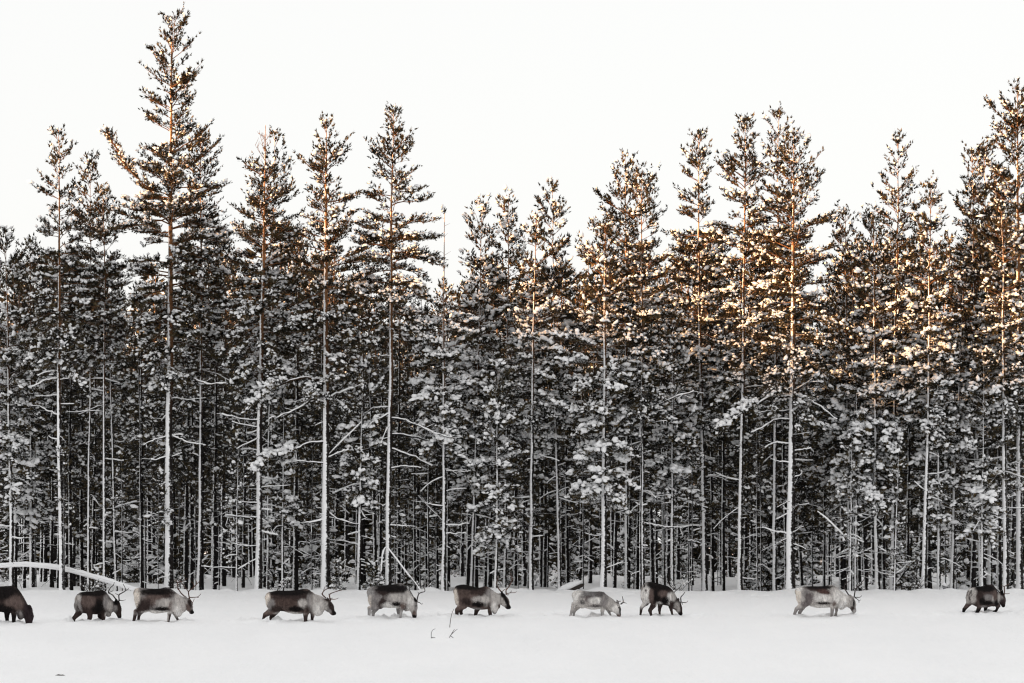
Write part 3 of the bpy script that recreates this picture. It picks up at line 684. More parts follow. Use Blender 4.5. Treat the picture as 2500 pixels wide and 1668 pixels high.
def build_pine(seed, H, r0, live, prof, top_dx=0.0, bend=0.0, dens=1.0, snow=(0.15, 0.7), big=1.0, tsize=1.0, whorl=0.36, dead=16, dead_to=1.2, sides=10,
               snowy=0.44, dead_top=0.0, bare_from=None, name='pine'):
    """H height, r0 base radius, live = height where the green crown starts, prof = [(height, left reach, right reach)...] (metres)"""
    T = Tree(seed); r = T.r
    sp = stem(H, r0, top_dx, r, 0.02, bend)
    tz = sp[:, 2] / H
    rad = np.maximum(r0 * (1 - np.clip(tz, 0, 1)) ** 0.72, 0.010) * np.where(tz < 0.03, 1.18, 1.0)
    tube(T.trunk, sp, rad, sides)
    ph = np.array([p[0] for p in prof], float); pl = np.array([p[1] for p in prof], float); pr = np.array([p[2] for p in prof], float)
    o = np.argsort(ph); ph, pl, pr = ph[o], pl[o], pr[o]
    def at(z):
        return np.array([np.interp(z, sp[:, 2], sp[:, 0]), np.interp(z, sp[:, 2], sp[:, 1]), z])
    z = live; az = r.uniform(0, 6.28)
    while z < H - 0.12:
        t = (z - live) / max(H - live, 0.1)
        k = int(r.integers(3, 6)) if t < 0.9 else 3
        for j in range(k):
            az += 2.4 + r.uniform(-0.5, 0.5)
            zz = z + r.uniform(-0.26, 0.26) * (1.0 if t < 0.85 else 0.5)
            ca = math.cos(az)
            wl_, wr_ = np.interp(zz + 0.15, ph, pl), np.interp(zz + 0.15, ph, pr)
            side = wl_ if ca < 0 else wr_
            mean = 0.5 * (wl_ + wr_)
            reach = (side * abs(ca) + mean * (1 - abs(ca))) * r.uniform(0.68 if t < 0.5 else 0.5, 1.12)
            if r.random() < 0.12: reach *= 0.5
            reach = max(reach, 0.10) * (1.14 if t < 0.6 else 1.0)
            e0 = math.radians(np.interp(t, [0, 0.25, 0.6, 0.85, 1.0], [-6, 6, 22, 40, 58]) + r.normal(0, 9))
            if zz + reach * math.tan(e0) > H + 0.08: reach = max(0.10, (H + 0.08 - zz) / max(math.tan(e0), 0.2))
            droop = np.interp(t, [0, 0.3, 0.7, 1], [0.75, 0.55, 0.18, 0.0]) * r.uniform(0.6, 1.3)
            tip = np.interp(t, [0, 0.5, 1], [0.20, 0.25, 0.12])
            pts = limb_points(at(zz), az, reach, e0, droop, tip, r)
            lr = 0.006 + 0.0115 * reach
            live_here = not (dead_top and zz > H - dead_top)
            if not live_here:                                   # dry bare twigs on a dead top
                T.limb_with_snow(pts, 0.012, 0, 3)
                for q in range(5):
                    i = int(r.integers(2, 7)); dd = norm(r.normal(0, 1, 3) * np.array([0.6, 0.6, 0.2]) + np.array([0, 0, 0.8]))
                    tube(T.limb, [pts[i], pts[i] + dd * reach * 0.2, pts[i] + dd * reach * 0.45 + np.array([0, 0, 0.03])], [0.008, 0.006, 0.003], 3, cap=False)
                continue
            if bare_from and zz > bare_from:
                if r.random() < 0.5: T.limb_with_snow(limb_points(at(zz), az, r.uniform(0.1, 0.3), 0.5, 0, 0, r, 3), 0.007, 0, 3)
                if r.random() < 0.2: T.put_tufts(at(zz)[None] + r.normal(0, 0.05, (2, 3)), np.array([[0.3, 0, 1.0]]) + r.normal(0, 0.5, (2, 3)), np.full(2, 0.16), 0.6, 1.0)
                continue
            T.limb_with_snow(pts, lr, 0, 4 if reach < 1.3 else 5)
            sn = snowy * np.interp(t, [0, 0.32, 0.52, 0.72, 1], [snow[1], snow[1] * 0.9, snow[0] + (snow[1] - snow[0]) * 0.42, snow[0] + (snow[1] - snow[0]) * 0.08, snow[0] * 0.8])
            sn *= r.uniform(0.6, 1.25)
            bg_ = big * (r.uniform(0.8, 1.25) if r.random() > 0.13 else r.uniform(1.2, 1.45))
            T.foliate(pts, reach, 0.25 if t > 0.6 else 0.3, sn, bg_, dens, tsize * float(np.interp(t, [0.5, 0.75], [1.0, 1.42])), True, float(np.interp(t, [0, 0.45, 0.7, 1.0], [1.0, 1.0, 0.50, 0.40])))
        z += whorl * r.uniform(0.75, 1.25) * (0.86 if t < 0.6 else 1.0)
    if not dead_top:                                            # leader tuft
        tp = at(H - 0.02)
        k = 9
        T.put_tufts(np.repeat(tp[None] - np.array([[0, 0, 0.12]]), k, 0) + r.normal(0, 0.03, (k, 3)), np.array([[0, 0, 1.0]]) + r.normal(0, 0.4, (k, 3)), r.uniform(0.12, 0.26, k) * tsize, snow[0], big)
    # dead lower limbs under the crown, with snow lying on them
    for j in range(dead):
        zz = r.uniform(0.5, max(live, 1.0) + 0.6)
        az = r.uniform(0, 6.28)
        L = r.uniform(0.18, 0.55) if r.random() < 0.6 else r.uniform(0.5, dead_to)
        L *= np.clip(0.35 + zz / max(live, 1.0), 0.4, 1.0)
        pts = limb_points(at(zz), az, L, math.radians(r.normal(4, 14)), r.uniform(0.1, 0.5), r.uniform(0, 0.3), r, 5)
        T.limb_with_snow(pts, 0.008 + 0.008 * L, r.uniform(0.012, 0.036) if r.random() < (0.75 if snowy > 0.5 else 0.35) else 0.0, 4)
        if L > 0.6 and r.random() < 0.6:
            i = 3; dd = norm(np.array([math.cos(az + 0.7), math.sin(az + 0.7), 0.1]))
            T.limb_with_snow(np.array([pts[i], pts[i] + dd * L * 0.25, pts[i] + dd * L * 0.5]), 0.008, 0.014, 3)
    return T, at

def close_tree(T, blades=4, bark=None, limb=None):
    nb = MB()
    if T.tp: add_tufts(nb, np.concatenate(T.tp), np.concatenate(T.td), np.concatenate(T.ts), T.r, blades)
    if T.bp: add_blobs(T.snow, np.concatenate(T.bp), np.concatenate(T.bd), np.concatenate(T.bl), np.concatenate(T.br), T.r)
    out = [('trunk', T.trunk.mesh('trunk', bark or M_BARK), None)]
    if T.limb.n: out.append(('branches', T.limb.mesh('branches', limb or M_LIMB), 'stuff'))
    if nb.n: out.append(('crown', nb.mesh('crown', M_NEEDLE, False), 'stuff'))
    if T.snow.n: out.append(('snow_load', T.snow.mesh('snow_load', M_SNOW), 'stuff'))
    return out

def place(parts, loc, label, cat, group, rz=0.0, sc=1.0, name='pine_tree'):
    root = empty(name, loc, label, cat, group, rz)
    root.scale = (sc, sc, sc)
    for nm, me, kd in parts: link(me, nm, root, kd)
    return root

# ---- the row of pines at the edge of the wood, each measured from the photograph
# base column, distance, tip (column, row), trunk width at the base (px), row where the live crown starts, outline [(row, left px, right px)], options
FRONT = [
 dict(u=30, d=128.5, tip=(12, 550), w=9, live=1010, prof=[(550, 6, 8), (600, 22, 20), (680, 50, 60), (800, 85, 80), (950, 95, 85), (1010, 70, 60)], snow=(0.5, 0.85), big=1.2, label='snow heavy pine standing at the left edge of the picture'),
 dict(u=78, d=133, tip=(74, 578), w=8, live=1100, prof=[(578, 5, 8), (640, 35, 30), (760, 75, 70), (950, 80, 80), (1100, 60, 60)], snow=(0.4, 0.8), big=1.15, label='slender snowy pine between the left edge and the first bare white trunk'),
 dict(u=152, d=126.6, tip=(143, 310), w=11, live=760, prof=[(310, 6, 8), (345, 18, 14), (385, 20, 50), (440, 38, 35), (480, 66, 50), (530, 58, 60), (620, 55, 65), (760, 60, 70)], snow=(0.15, 0.5), dead=12, label='pine with a straight white trunk and gold tip, first tall one from the left',
      limbs=[([(148, 907), (121, 907), (96, 918)], 0), ([(147, 927), (114, 929), (82, 946)], 0), ([(145, 1013), (118, 1004), (95, 991)], 0), ([(157, 928), (172, 922)], 0)]),
 dict(u=218, d=129.5, tip=(220, 388), w=6, live=720, prof=[(388, 6, 8), (440, 40, 25), (520, 60, 50), (640, 70, 75), (720, 60, 60)], snow=(0.15, 0.55), label='thin pine just right of the first white trunk'),
 dict(u=255, d=128.0, tip=(251, 457), w=7, live=760, prof=[(457, 6, 10), (510, 20, 25), (560, 40, 45), (680, 55, 55), (760, 50, 50)], snow=(0.2, 0.6), label='thin pole pine halfway between first white trunk and tallest pine'),
 dict(u=285, d=131, tip=(262, 640), w=6, live=880, prof=[(640, 6, 10), (720, 45, 45), (880, 50, 50)], snow=(0.3, 0.7), label='thin leaning pine left of the tallest pine'),
 dict(u=412, d=127.2, tip=(420, 32), w=17, live=800, prof=[(19, 6, 12), (50, 20, 19), (88, 12, 34), (126, 38, 46), (153, 54, 60), (199, 66, 54), (230, 57, 98), (275, 70, 80), (325, 56, 84), (363, 80, 120), (420, 95, 120), (500, 105, 112), (580, 110, 110), (680, 105, 100), (800, 70, 75)],
      snow=(0.06, 0.5), dead=20, whorl=0.34, label='tallest pine of the row with a thick white trunk',
      limbs=[([(418, 1063), (440, 1072), (465, 1082), (504, 1088)], 0), ([(404, 1114), (372, 1125)], 0), ([(404, 1064), (379, 1075), (354, 1088)], 0), ([(407, 1175), (379, 1189)], 0), ([(427, 900), (447, 918), (468, 925), (511, 939), (557, 938)], 0),
             ([(410, 500), (372, 470), (330, 430), (300, 390), (280, 350), (271, 334)], 1)]),
 dict(u=484, d=129.5, tip=(490, 332), w=9, live=760, prof=[(332, 8, 10), (352, 22, 66), (390, 30, 66), (450, 40, 62), (560, 55, 70), (680, 60, 70), (760, 50, 60)], snow=(0.12, 0.5), label='slimmer pine close on the right of the tallest pine', dead=18),
 dict(u=630, d=126.8, tip=(648, 298), w=14, live=800, prof=[(298, 8, 8), (350, 22, 20), (380, 52, 30), (430, 60, 45), (500, 75, 75), (600, 80, 85), (700, 85, 90), (800, 75, 80)], snow=(0.15, 0.6), dead=22, dead_top=1.5,
      label='pine with a dry bare twiggy top', limbs=[([(625, 1027), (590, 1023), (547, 1011)], 0), ([(625, 1045), (568, 1032)], 0), ([(622, 1229), (586, 1225), (561, 1222)], 0), ([(622, 1264), (587, 1262), (552, 1259)], 0), ([(624, 1334), (593, 1334), (570, 1327)], 0), ([(636, 1243), (664, 1245)], 0), ([(624, 1100), (586, 1096)], 0), ([(636, 1296), (660, 1303), (678, 1306)], 0)]),
 dict(u=652, d=129.0, tip=(671, 316), w=6, live=780, prof=[(316, 8, 12), (350, 14, 18), (400, 20, 40), (470, 30, 55), (600, 55, 70), (780, 50, 60)], snow=(0.15, 0.65), label='dark leader pine close behind the dry topped pine'),
 dict(u=796, d=126.4, tip=(797, 292), w=17, live=830, prof=[(292, 5, 8), (325, 30, 14), (350, 20, 35), (385, 72, 62), (430, 60, 85), (480, 72, 88), (540, 80, 88), (640, 85, 90), (740, 90, 85), (830, 70, 70)], snow=(0.16, 0.6), dead=16,
      label='pine whose long snowy limbs reach left from a white trunk', limbs=[([(792, 930), (743, 923), (708, 932), (675, 946), (643, 971), (611, 1004)], 1), ([(790, 984), (765, 975), (740, 993), (697, 1014), (661, 1025)], 0), ([(790, 1080), (754, 1082), (729, 1095), (697, 1111), (654, 1125), (620, 1160)], 1), ([(788, 1132), (754, 1129), (718, 1125)], 0), ([(799, 971), (830, 960), (862, 948)], 0), ([(799, 1120), (830, 1105), (850, 1098)], 0), ([(786, 1270), (760, 1275), (748, 1276)], 0)]),
 dict(u=948, d=126.9, tip=(960, 258), w=12, live=690, prof=[(258, 5, 14), (300, 14, 14), (348, 34, 40), (388, 64, 60), (430, 46, 66), (478, 64, 80), (519, 66, 102), (560, 80, 100), (620, 85, 105), (690, 75, 90)], snow=(0.08, 0.4), dead=14, label='pine with the longest clean white trunk, right of the long limbed pine',
      limbs=[([(954, 1021), (990, 1027), (1026, 1043), (1069, 1061), (1104, 1071)], 0), ([(954, 1061), (997, 1063), (1040, 1075), (1079, 1089), (1144, 1111)], 0), ([(956, 1095), (1001, 1111), (1054, 1136)], 0), ([(944, 995), (911, 996), (883, 1014)], 0), ([(954, 1143), (990, 1139), (1029, 1143)], 0), ([(942, 1010), (925, 1022), (905, 1038)], 0), ([(950, 1284), (975, 1283), (995, 1286)], 0)]),
 dict(u=1083, d=127.4, tip=(1086, 503), w=9, live=960, prof=[(503, 8, 8), (617, 16, 18), (680, 50, 50), (780, 75, 75), (900, 75, 80), (960, 50, 60)], snow=(0.7, 0.8), big=1.25, dead=26, bare_from=9.0, label='thin pine with a bare stem and a snow knot at its tip',
      limbs=[([(1088, 1283), (1120, 1283), (1146, 1278)], 0), ([(1088, 1302), (1115, 1303), (1140, 1300)], 0), ([(1076, 1236), (1050, 1232), (1040, 1227)], 0), ([(1088, 1150), (1115, 1150), (1140, 1148)], 0)]),
 dict(u=1150, d=131.5, tip=(1176, 502), w=7, live=1050, prof=[(502, 6, 8), (540, 30, 25), (620, 45, 45), (760, 70, 70), (900, 75, 70), (1050, 55, 55)], snow=(0.65, 0.9), big=1.3, label='snow loaded pine right of the bare stemmed one'),
 dict(u=1232, d=132.5, tip=(1242, 477), w=7, live=1000, prof=[(477, 6, 10), (500, 30, 12), (560, 25, 22), (650, 50, 50), (800, 65, 65), (1000, 55, 55)], snow=(0.5, 0.88), big=1.25, label='snow loaded pine with a sparse tip near the middle'),
 dict(u=1298, d=127.6, tip=(1310, 520), w=9, live=900, prof=[(520, 6, 8), (570, 20, 25), (650, 40, 45), (760, 60, 65), (900, 55, 55)], snow=(0.4, 0.8), big=1.1, dead=20, label='straight pine in the middle with a pale clean trunk'),
 dict(u=1366, d=129.5, tip=(1348, 455), w=7, live=960, prof=[(455, 10, 12), (500, 28, 20), (540, 32, 28), (590, 40, 45), (680, 55, 65), (820, 70, 70), (960, 55, 55)], snow=(0.25, 0.82), big=1.15, dens=1.15, label='dense gold tipped pine in the middle'),
 dict(u=1473, d=126.5, tip=(1478, 545), w=12, live=1060, prof=[(545, 10, 10), (600, 60, 30), (700, 85, 60), (850, 95, 80), (980, 90, 85), (1060, 70, 70)], snow=(0.55, 0.85), big=1.3, dead=16, label='pine hung with the heaviest snow pillows over a white trunk'),
 dict(u=1530, d=130.5, tip=(1528, 394), w=8, live=900, prof=[(394, 14, 14), (440, 30, 22), (480, 60, 35), (540, 70, 45), (650, 80, 70), (800, 80, 75), (900, 60, 60)], snow=(0.35, 0.8), dens=1.15, label='bushy pine with a blunt gold tip'),
 dict(u=1568, d=127.0, tip=(1566, 415), w=9, live=880, prof=[(415, 12, 14), (450, 20, 35), (520, 35, 50), (620, 60, 70), (760, 75, 75), (880, 60, 60)], snow=(0.35, 0.75), dead=22, dens=1.1, label='pine with a blunt gold tip, right one of the twin tops',
      limbs=[([(1572, 1025), (1592, 1000), (1615, 985), (1645, 972), (1690, 958)], 0), ([(1575, 1276), (1610, 1284), (1640, 1288), (1678, 1286)], 0), ([(1577, 1000), (1600, 985)], 0)]),
 dict(u=1722, d=130.5, tip=(1706, 313), w=10, live=920, prof=[(313, 10, 12), (350, 15, 12), (395, 42, 30), (440, 45, 35), (520, 65, 55), (640, 70, 65), (800, 75, 70), (920, 55, 60)], snow=(0.2, 0.78), big=1.1, dens=1.1, label='full crowned pine with pinkish snow, left of the three tall right hand pines'),
 dict(u=1806, d=128.0, tip=(1821, 281), w=10, live=830, prof=[(281, 10, 10), (310, 22, 18), (360, 35, 28), (400, 55, 38), (460, 68, 45), (560, 70, 60), (700, 75, 70), (830, 60, 60)], snow=(0.12, 0.55), dead=16, dens=1.1, label='dark dense topped pine, middle of the three tall right hand pines'),
 dict(u=1892, d=129.5, tip=(1902, 262), w=9, live=760, prof=[(262, 8, 10), (300, 20, 22), (330, 40, 30), (400, 40, 40), (500, 60, 60), (640, 70, 70), (760, 60, 60)], snow=(0.15, 0.6), label='pine with the highest tip of the right hand pines, left of a stout white trunk'),
 dict(u=1931, d=126.3, tip=(1938, 313), w=16, live=860, prof=[(313, 10, 10), (345, 20, 48), (400, 35, 48), (465, 60, 94), (530, 75, 100), (600, 90, 100), (700, 95, 105), (800, 90, 100), (860, 70, 70)], snow=(0.14, 0.5), dead=22, label='stoutest white trunked pine on the right, arched limbs to its left',
      limbs=[([(1926, 968), (1892, 968), (1860, 979), (1824, 1000), (1778, 1032), (1764, 1050)], 1), ([(1926, 1027), (1896, 1025), (1864, 1043), (1835, 1057)], 0), ([(1926, 1084), (1889, 1082), (1871, 1093)], 0), ([(1924, 1304), (1889, 1297), (1862, 1286)], 0), ([(1935, 975), (1957, 979), (1978, 980), (2004, 995), (2040, 1026)], 0), ([(1926, 1130), (1905, 1128), (1888, 1123)], 0), ([(1937, 1103), (1960, 1098), (1982, 1094)], 0), ([(1938, 1165), (1955, 1160), (1958, 1148)], 0)]),
 dict(u=2075, d=133.5, tip=(2063, 509), w=7, live=1050, prof=[(509, 8, 10), (560, 30, 28), (650, 40, 40), (800, 60, 60), (1050, 55, 55)], snow=(0.4, 0.8), big=1.15, label='small snowy pine filling the gap right of the stoutest trunk'),
 dict(u=2144, d=127.2, tip=(2132, 520), w=10, live=1060, prof=[(520, 12, 12), (600, 40, 40), (720, 60, 60), (880, 80, 75), (1060, 65, 60)], snow=(0.35, 0.85), big=1.2, dead=14, dens=1.15, label='snowy pine with a clean white trunk on the right'),
 dict(u=2178, d=129.8, tip=(2192, 333), w=9, live=900, prof=[(333, 14, 16), (370, 22, 22), (420, 28, 25), (470, 50, 48), (540, 65, 60), (680, 70, 70), (900, 60, 60)], snow=(0.2, 0.82), big=1.1, label='pine with a slim sparse gold spire on the right'),
 dict(u=2255, d=126.8, tip=(2270, 441), w=10, live=900, prof=[(441, 8, 12), (500, 28, 28), (560, 42, 42), (680, 60, 60), (820, 65, 60), (900, 50, 50)], snow=(0.35, 0.8), big=1.1, dead=20, dens=1.1, label='pine with a thin straight white trunk right of the gold spire'),
 dict(u=2322, d=128.2, tip=(2352, 690), w=8, live=1000, prof=[(690, 20, 20), (800, 55, 50), (1000, 50, 45)], snow=(0.5, 0.8), big=1.2, label='leaning thin white trunked pine near the right edge', dead=10),
 dict(u=2395, d=130.5, tip=(2372, 360), w=8, live=900, prof=[(360, 10, 14), (400, 25, 30), (470, 28, 50), (560, 55, 70), (700, 70, 75), (900, 55, 55)], snow=(0.3, 0.8), dens=1.1, label='gold topped pine left of the tall one at the right edge'),
 dict(u=2418, d=132.5, tip=(2403, 353), w=8, live=900, prof=[(353, 12, 14), (420, 30, 40), (520, 55, 65), (700, 70, 75), (900, 55, 55)], snow=(0.25, 0.78), dens=1.15, label='second gold topped pine, just left of the tall one at the right edge'),
 dict(u=2457, d=127.2, tip=(2446, 500), w=11, live=900, prof=[(500, 10, 10), (560, 35, 40), (700, 60, 60), (900, 55, 60)], snow=(0.4, 0.75), big=1.1, dead=22, label='white trunked pine at the right edge behind the last reindeer'),
 dict(u=2489, d=128.6, tip=(2484, 208), w=14, live=860, prof=[(208, 12, 14), (250, 25, 25), (330, 75, 60), (400, 70, 70), (500, 85, 85), (650, 85, 85), (860, 70, 70)], snow=(0.12, 0.65), dead=16, dens=1.15, label='tallest gold pine at the right edge'),
 dict(u=874, d=127.0, tip=(886, 880), w=9, live=1150, skirt=60, prof=[(880, 8, 8), (960, 38, 40), (1060, 45, 50), (1150, 40, 42)], snow=(0.9, 1.0), big=1.3, dead=24, label='short snow clad pine between the long limbed pine and the clean white trunk'),
 dict(u=1208, d=127.1, tip=(1216, 880), w=7, live=1250, skirt=70, prof=[(880, 8, 8), (980, 42, 45), (1100, 50, 52), (1250, 42, 42)], snow=(0.8, 1.0), big=1.25, dead=12, label='short snow clad pine left of the middle, clumps down to knee height'),
 dict(u=578, d=126.6, tip=(582, 1050), w=4, live=1330, skirt=20, prof=[(1050, 5, 5), (1200, 14, 14), (1330, 18, 18)], snow=(0.8, 0.9), big=1.0, dead=16, label='thin sapling just left of the dry topped pine', dens=0.6),
 dict(u=690, d=127.8, tip=(692, 960), w=6, live=1230, skirt=40, prof=[(960, 8, 8), (1060, 40, 36), (1230, 40, 36)], snow=(0.8, 1.0), big=1.25, dead=14, label='short snowy pine left of the long limbed pine'),
 dict(u=1640, d=128.6, tip=(1642, 760), w=7, live=1120, skirt=60, prof=[(760, 8, 8), (860, 50, 50), (1000, 60, 60), (1120, 50, 50)], snow=(0.6, 1.0), big=1.3, dead=14, label='snow heavy pine in the gap right of the twin tops'),
 dict(u=2075, d=126.4, tip=(2080, 1060), w=5, live=1330, skirt=20, prof=[(1060, 6, 6), (1150, 16, 16), (1330, 20, 20)], snow=(0.8, 0.9), big=1.1, dead=20, label='white coated sapling right of the stoutest trunk', dens=0.6),
 dict(u=2090, d=127.8, tip=(2094, 760), w=6, live=1160, skirt=60, prof=[(760, 8, 8), (880, 45, 45), (1020, 60, 55), (1160, 50, 50)], snow=(0.7, 1.0), big=1.3, dead=14, label='snow heavy pine left of the clean white trunk on the right'),
 dict(u=2292, d=127.4, tip=(2298, 790), w=8, live=1200, skirt=60, prof=[(790, 8, 8), (900, 45, 45), (1040, 55, 55), (1200, 45, 45)], snow=(0.7, 1.0), big=1.3, dead=16, label='snow heavy pine left of the leaning thin trunk'),
 dict(u=2400, d=127.0, tip=(2402, 860), w=6, live=1220, skirt=60, prof=[(860, 8, 8), (960, 40, 42), (1090, 52, 52), (1220, 42, 42)], snow=(0.7, 1.0), big=1.25, dead=14, label='snow heavy pine right of the leaning thin trunk'),
 dict(u=2184, d=126.6, tip=(2194, 1080), w=5, live=1360, skirt=10, prof=[(1080, 5, 5), (1200, 14, 14), (1360, 16, 16)], snow=(0.8, 0.9), big=1.0, dead=20, label='slightly leaning sapling between two white trunks on the right', dens=0.6),
]

def front_tree(i, S):
    d = S['d']; m = d / FOC
    bx = (S['u'] - PX / 2) * m
    gz = float(ground_z(np.array(bx), np.array(d)))
    row = lambda v: CAMZ + (HZ - v) * m - gz
    H = row(S['tip'][1]) - 0.10
    top_dx = (S['tip'][0] - S['u']) * m
    prof = [(row(v), l * m, r_ * m) for v, l, r_ in S['prof']]
    skirt = S.get('skirt', 130); lv = S['live'] + skirt
    prof.append((row(lv), prof[-1][1] * 0.85, prof[-1][2] * 0.85))
    T, at = build_pine(500 + i, H, S['w'] * m / 2 * 1.28, row(lv), prof, top_dx, dens=S.get('dens', 1.0) * 1.2, snow=S.get('snow', (0.2, 0.7)), big=S.get('big', 1.0), dead=S.get('dead', 14), whorl=S.get('whorl', 0.36),
                       dead_top=S.get('dead_top', 0.0), bare_from=S.get('bare_from'), snowy=0.54)
    r = T.r
    extra = []
    for line, leafy in S.get('limbs', []):
        y0 = 0.0; sgn = -1 if r.random() < 0.8 else 1
        pts = np.array([[(u - S['u']) * m, 0.0, row(v)] for u, v in line])
        # start on the stem itself and lean towards the open side with length
        z = pts[0, 2]; c = at(z); pts[0, :2] = c[:2]
        L = np.concatenate([[0], np.cumsum(np.hypot(np.diff(pts[:, 0]), np.diff(pts[:, 2])))])
        pts[:, 1] = c[1] + sgn * L * 0.35
        n = 4 * (len(pts) - 1) + 1; tt = np.linspace(0, len(pts) - 1, n); k = np.arange(len(pts), dtype=float)
        P3 = np.stack([smooth_interp(tt, k, pts[:, j]) for j in range(3)], -1) if len(pts) > 2 else np.stack([np.interp(tt, k, pts[:, j]) for j in range(3)], -1)
        P3[1:] += r.normal(0, 0.012, (n - 1, 3))
        lb, sb = MB(), MB()
        high = line[0][1] < 700
        T.limb_with_snow(P3, 0.014 + 0.012 * min(L[-1], 2.0), 0.0 if high else r.uniform(0.024, 0.04), 6, lb, sb)
        extra.append((lb, None if high else sb))
        if leafy: T.foliate(P3, L[-1], 0.15 if high else 0.42, 0.15 if high else 0.85, 1.0 if high else 1.35, 1.0, 1.0)
        else:
            for q in range(int(2 + 3 * L[-1])):               # dry side twigs
                j = int(r.integers(n // 3, n)); dd = norm(r.normal(0, 1, 3) + np.array([np.sign(pts[-1, 0] - pts[0, 0]) * 0.8, 0, -0.1])); l = r.uniform(0.12, 0.4)
                T.limb_with_snow(np.array([P3[j], P3[j] + dd * l * 0.5, P3[j] + dd * l]), 0.007, 0.012 if r.random() < 0.6 else 0, 3)
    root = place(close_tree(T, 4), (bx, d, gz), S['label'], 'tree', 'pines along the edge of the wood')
    for lb, sb in extra:
        b = lb.obj('branch', M_LIMB, root)
        if sb is not None: sb.obj('snow', M_SNOW, b)

for i, S in enumerate(FRONT):
    front_tree(i, S)

# ---- pines deeper in the wood: a few grown trees, copied
def proto(seed, H, r0, live, w, **kw):
    r = np.random.default_rng(seed)
    prof = [(H, 0.1, 0.1), (H * 0.93, 0.28 * w, 0.28 * w), (H * 0.8, 0.6 * w, 0.65 * w), (H * 0.65, 0.95 * w, 0.9 * w), (max(live, H * 0.4), 1.0 * w, 1.0 * w), (live * 0.9, 0.6 * w, 0.6 * w)]
    T, at = build_pine(seed, H, r0, live, prof, r.normal(0, 0.25), sides=7, whorl=0.5, **kw)
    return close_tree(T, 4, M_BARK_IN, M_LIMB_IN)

PROTO = [
    proto(901, 11.5, 0.085, 4.6, 1.15, dens=0.8, snow=(0.5, 0.34), big=0.95, tsize=1.15, dead=22),
    proto(902, 10.6, 0.075, 3.6, 1.05, dens=0.8, snow=(0.5, 0.34), big=0.95, tsize=1.15, dead=24),
    proto(903, 12.2, 0.095, 5.4, 1.25, dens=0.8, snow=(0.5, 0.34), big=0.95, tsize=1.15, dead=26),
    proto(904, 9.6, 0.060, 3.0, 0.95, dens=0.8, snow=(0.5, 0.34), big=0.955, tsize=1.15, dead=18),
    proto(905, 11.0, 0.070, 5.0, 0.9, dens=0.8, snow=(0.5, 0.34), big=0.95, tsize=1.15, dead=30),
    proto(906, 8.4, 0.050, 2.0, 0.85, dens=0.8, snow=(0.5, 0.34), big=0.955, tsize=1.15, dead=14),
]
def thin(seed, H, r0, dead, live):
    T, at = build_pine(seed, H, r0, live, [(H, 0.1, 0.1), (H * 0.8, 0.35, 0.35), (live, 0.55, 0.55)], np.random.default_rng(seed).normal(0, 0.2), sides=6, whorl=0.45, dens=0.7, snow=(0.6, 0.75), big=1.3, tsize=1.2, dead=dead, dead_to=0.7)
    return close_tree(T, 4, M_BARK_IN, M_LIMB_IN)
THIN = [thin(931, 7.5, 0.035, 30, 4.4), thin(932, 6.0, 0.028, 26, 3.6), thin(933, 8.6, 0.042, 34, 5.6)]

# skyline the deeper trees must stay under: (column, row)
SKY_U = [0, 60, 130, 250, 285, 330, 520, 560, 640, 760, 860, 1000, 1045, 1075, 1130, 1200, 1300, 1380, 1415, 1450, 1560, 1640, 1700, 1850, 1960, 2010, 2035, 2080, 2150, 2250, 2330, 2400, 2500]
SKY_V = [640, 640, 600, 640, 700, 650, 560, 590, 560, 560, 600, 690, 735, 700, 650, 600, 620, 620, 655, 600, 570, 590, 540, 560, 600, 690, 660, 590, 560, 570, 580, 520, 500]

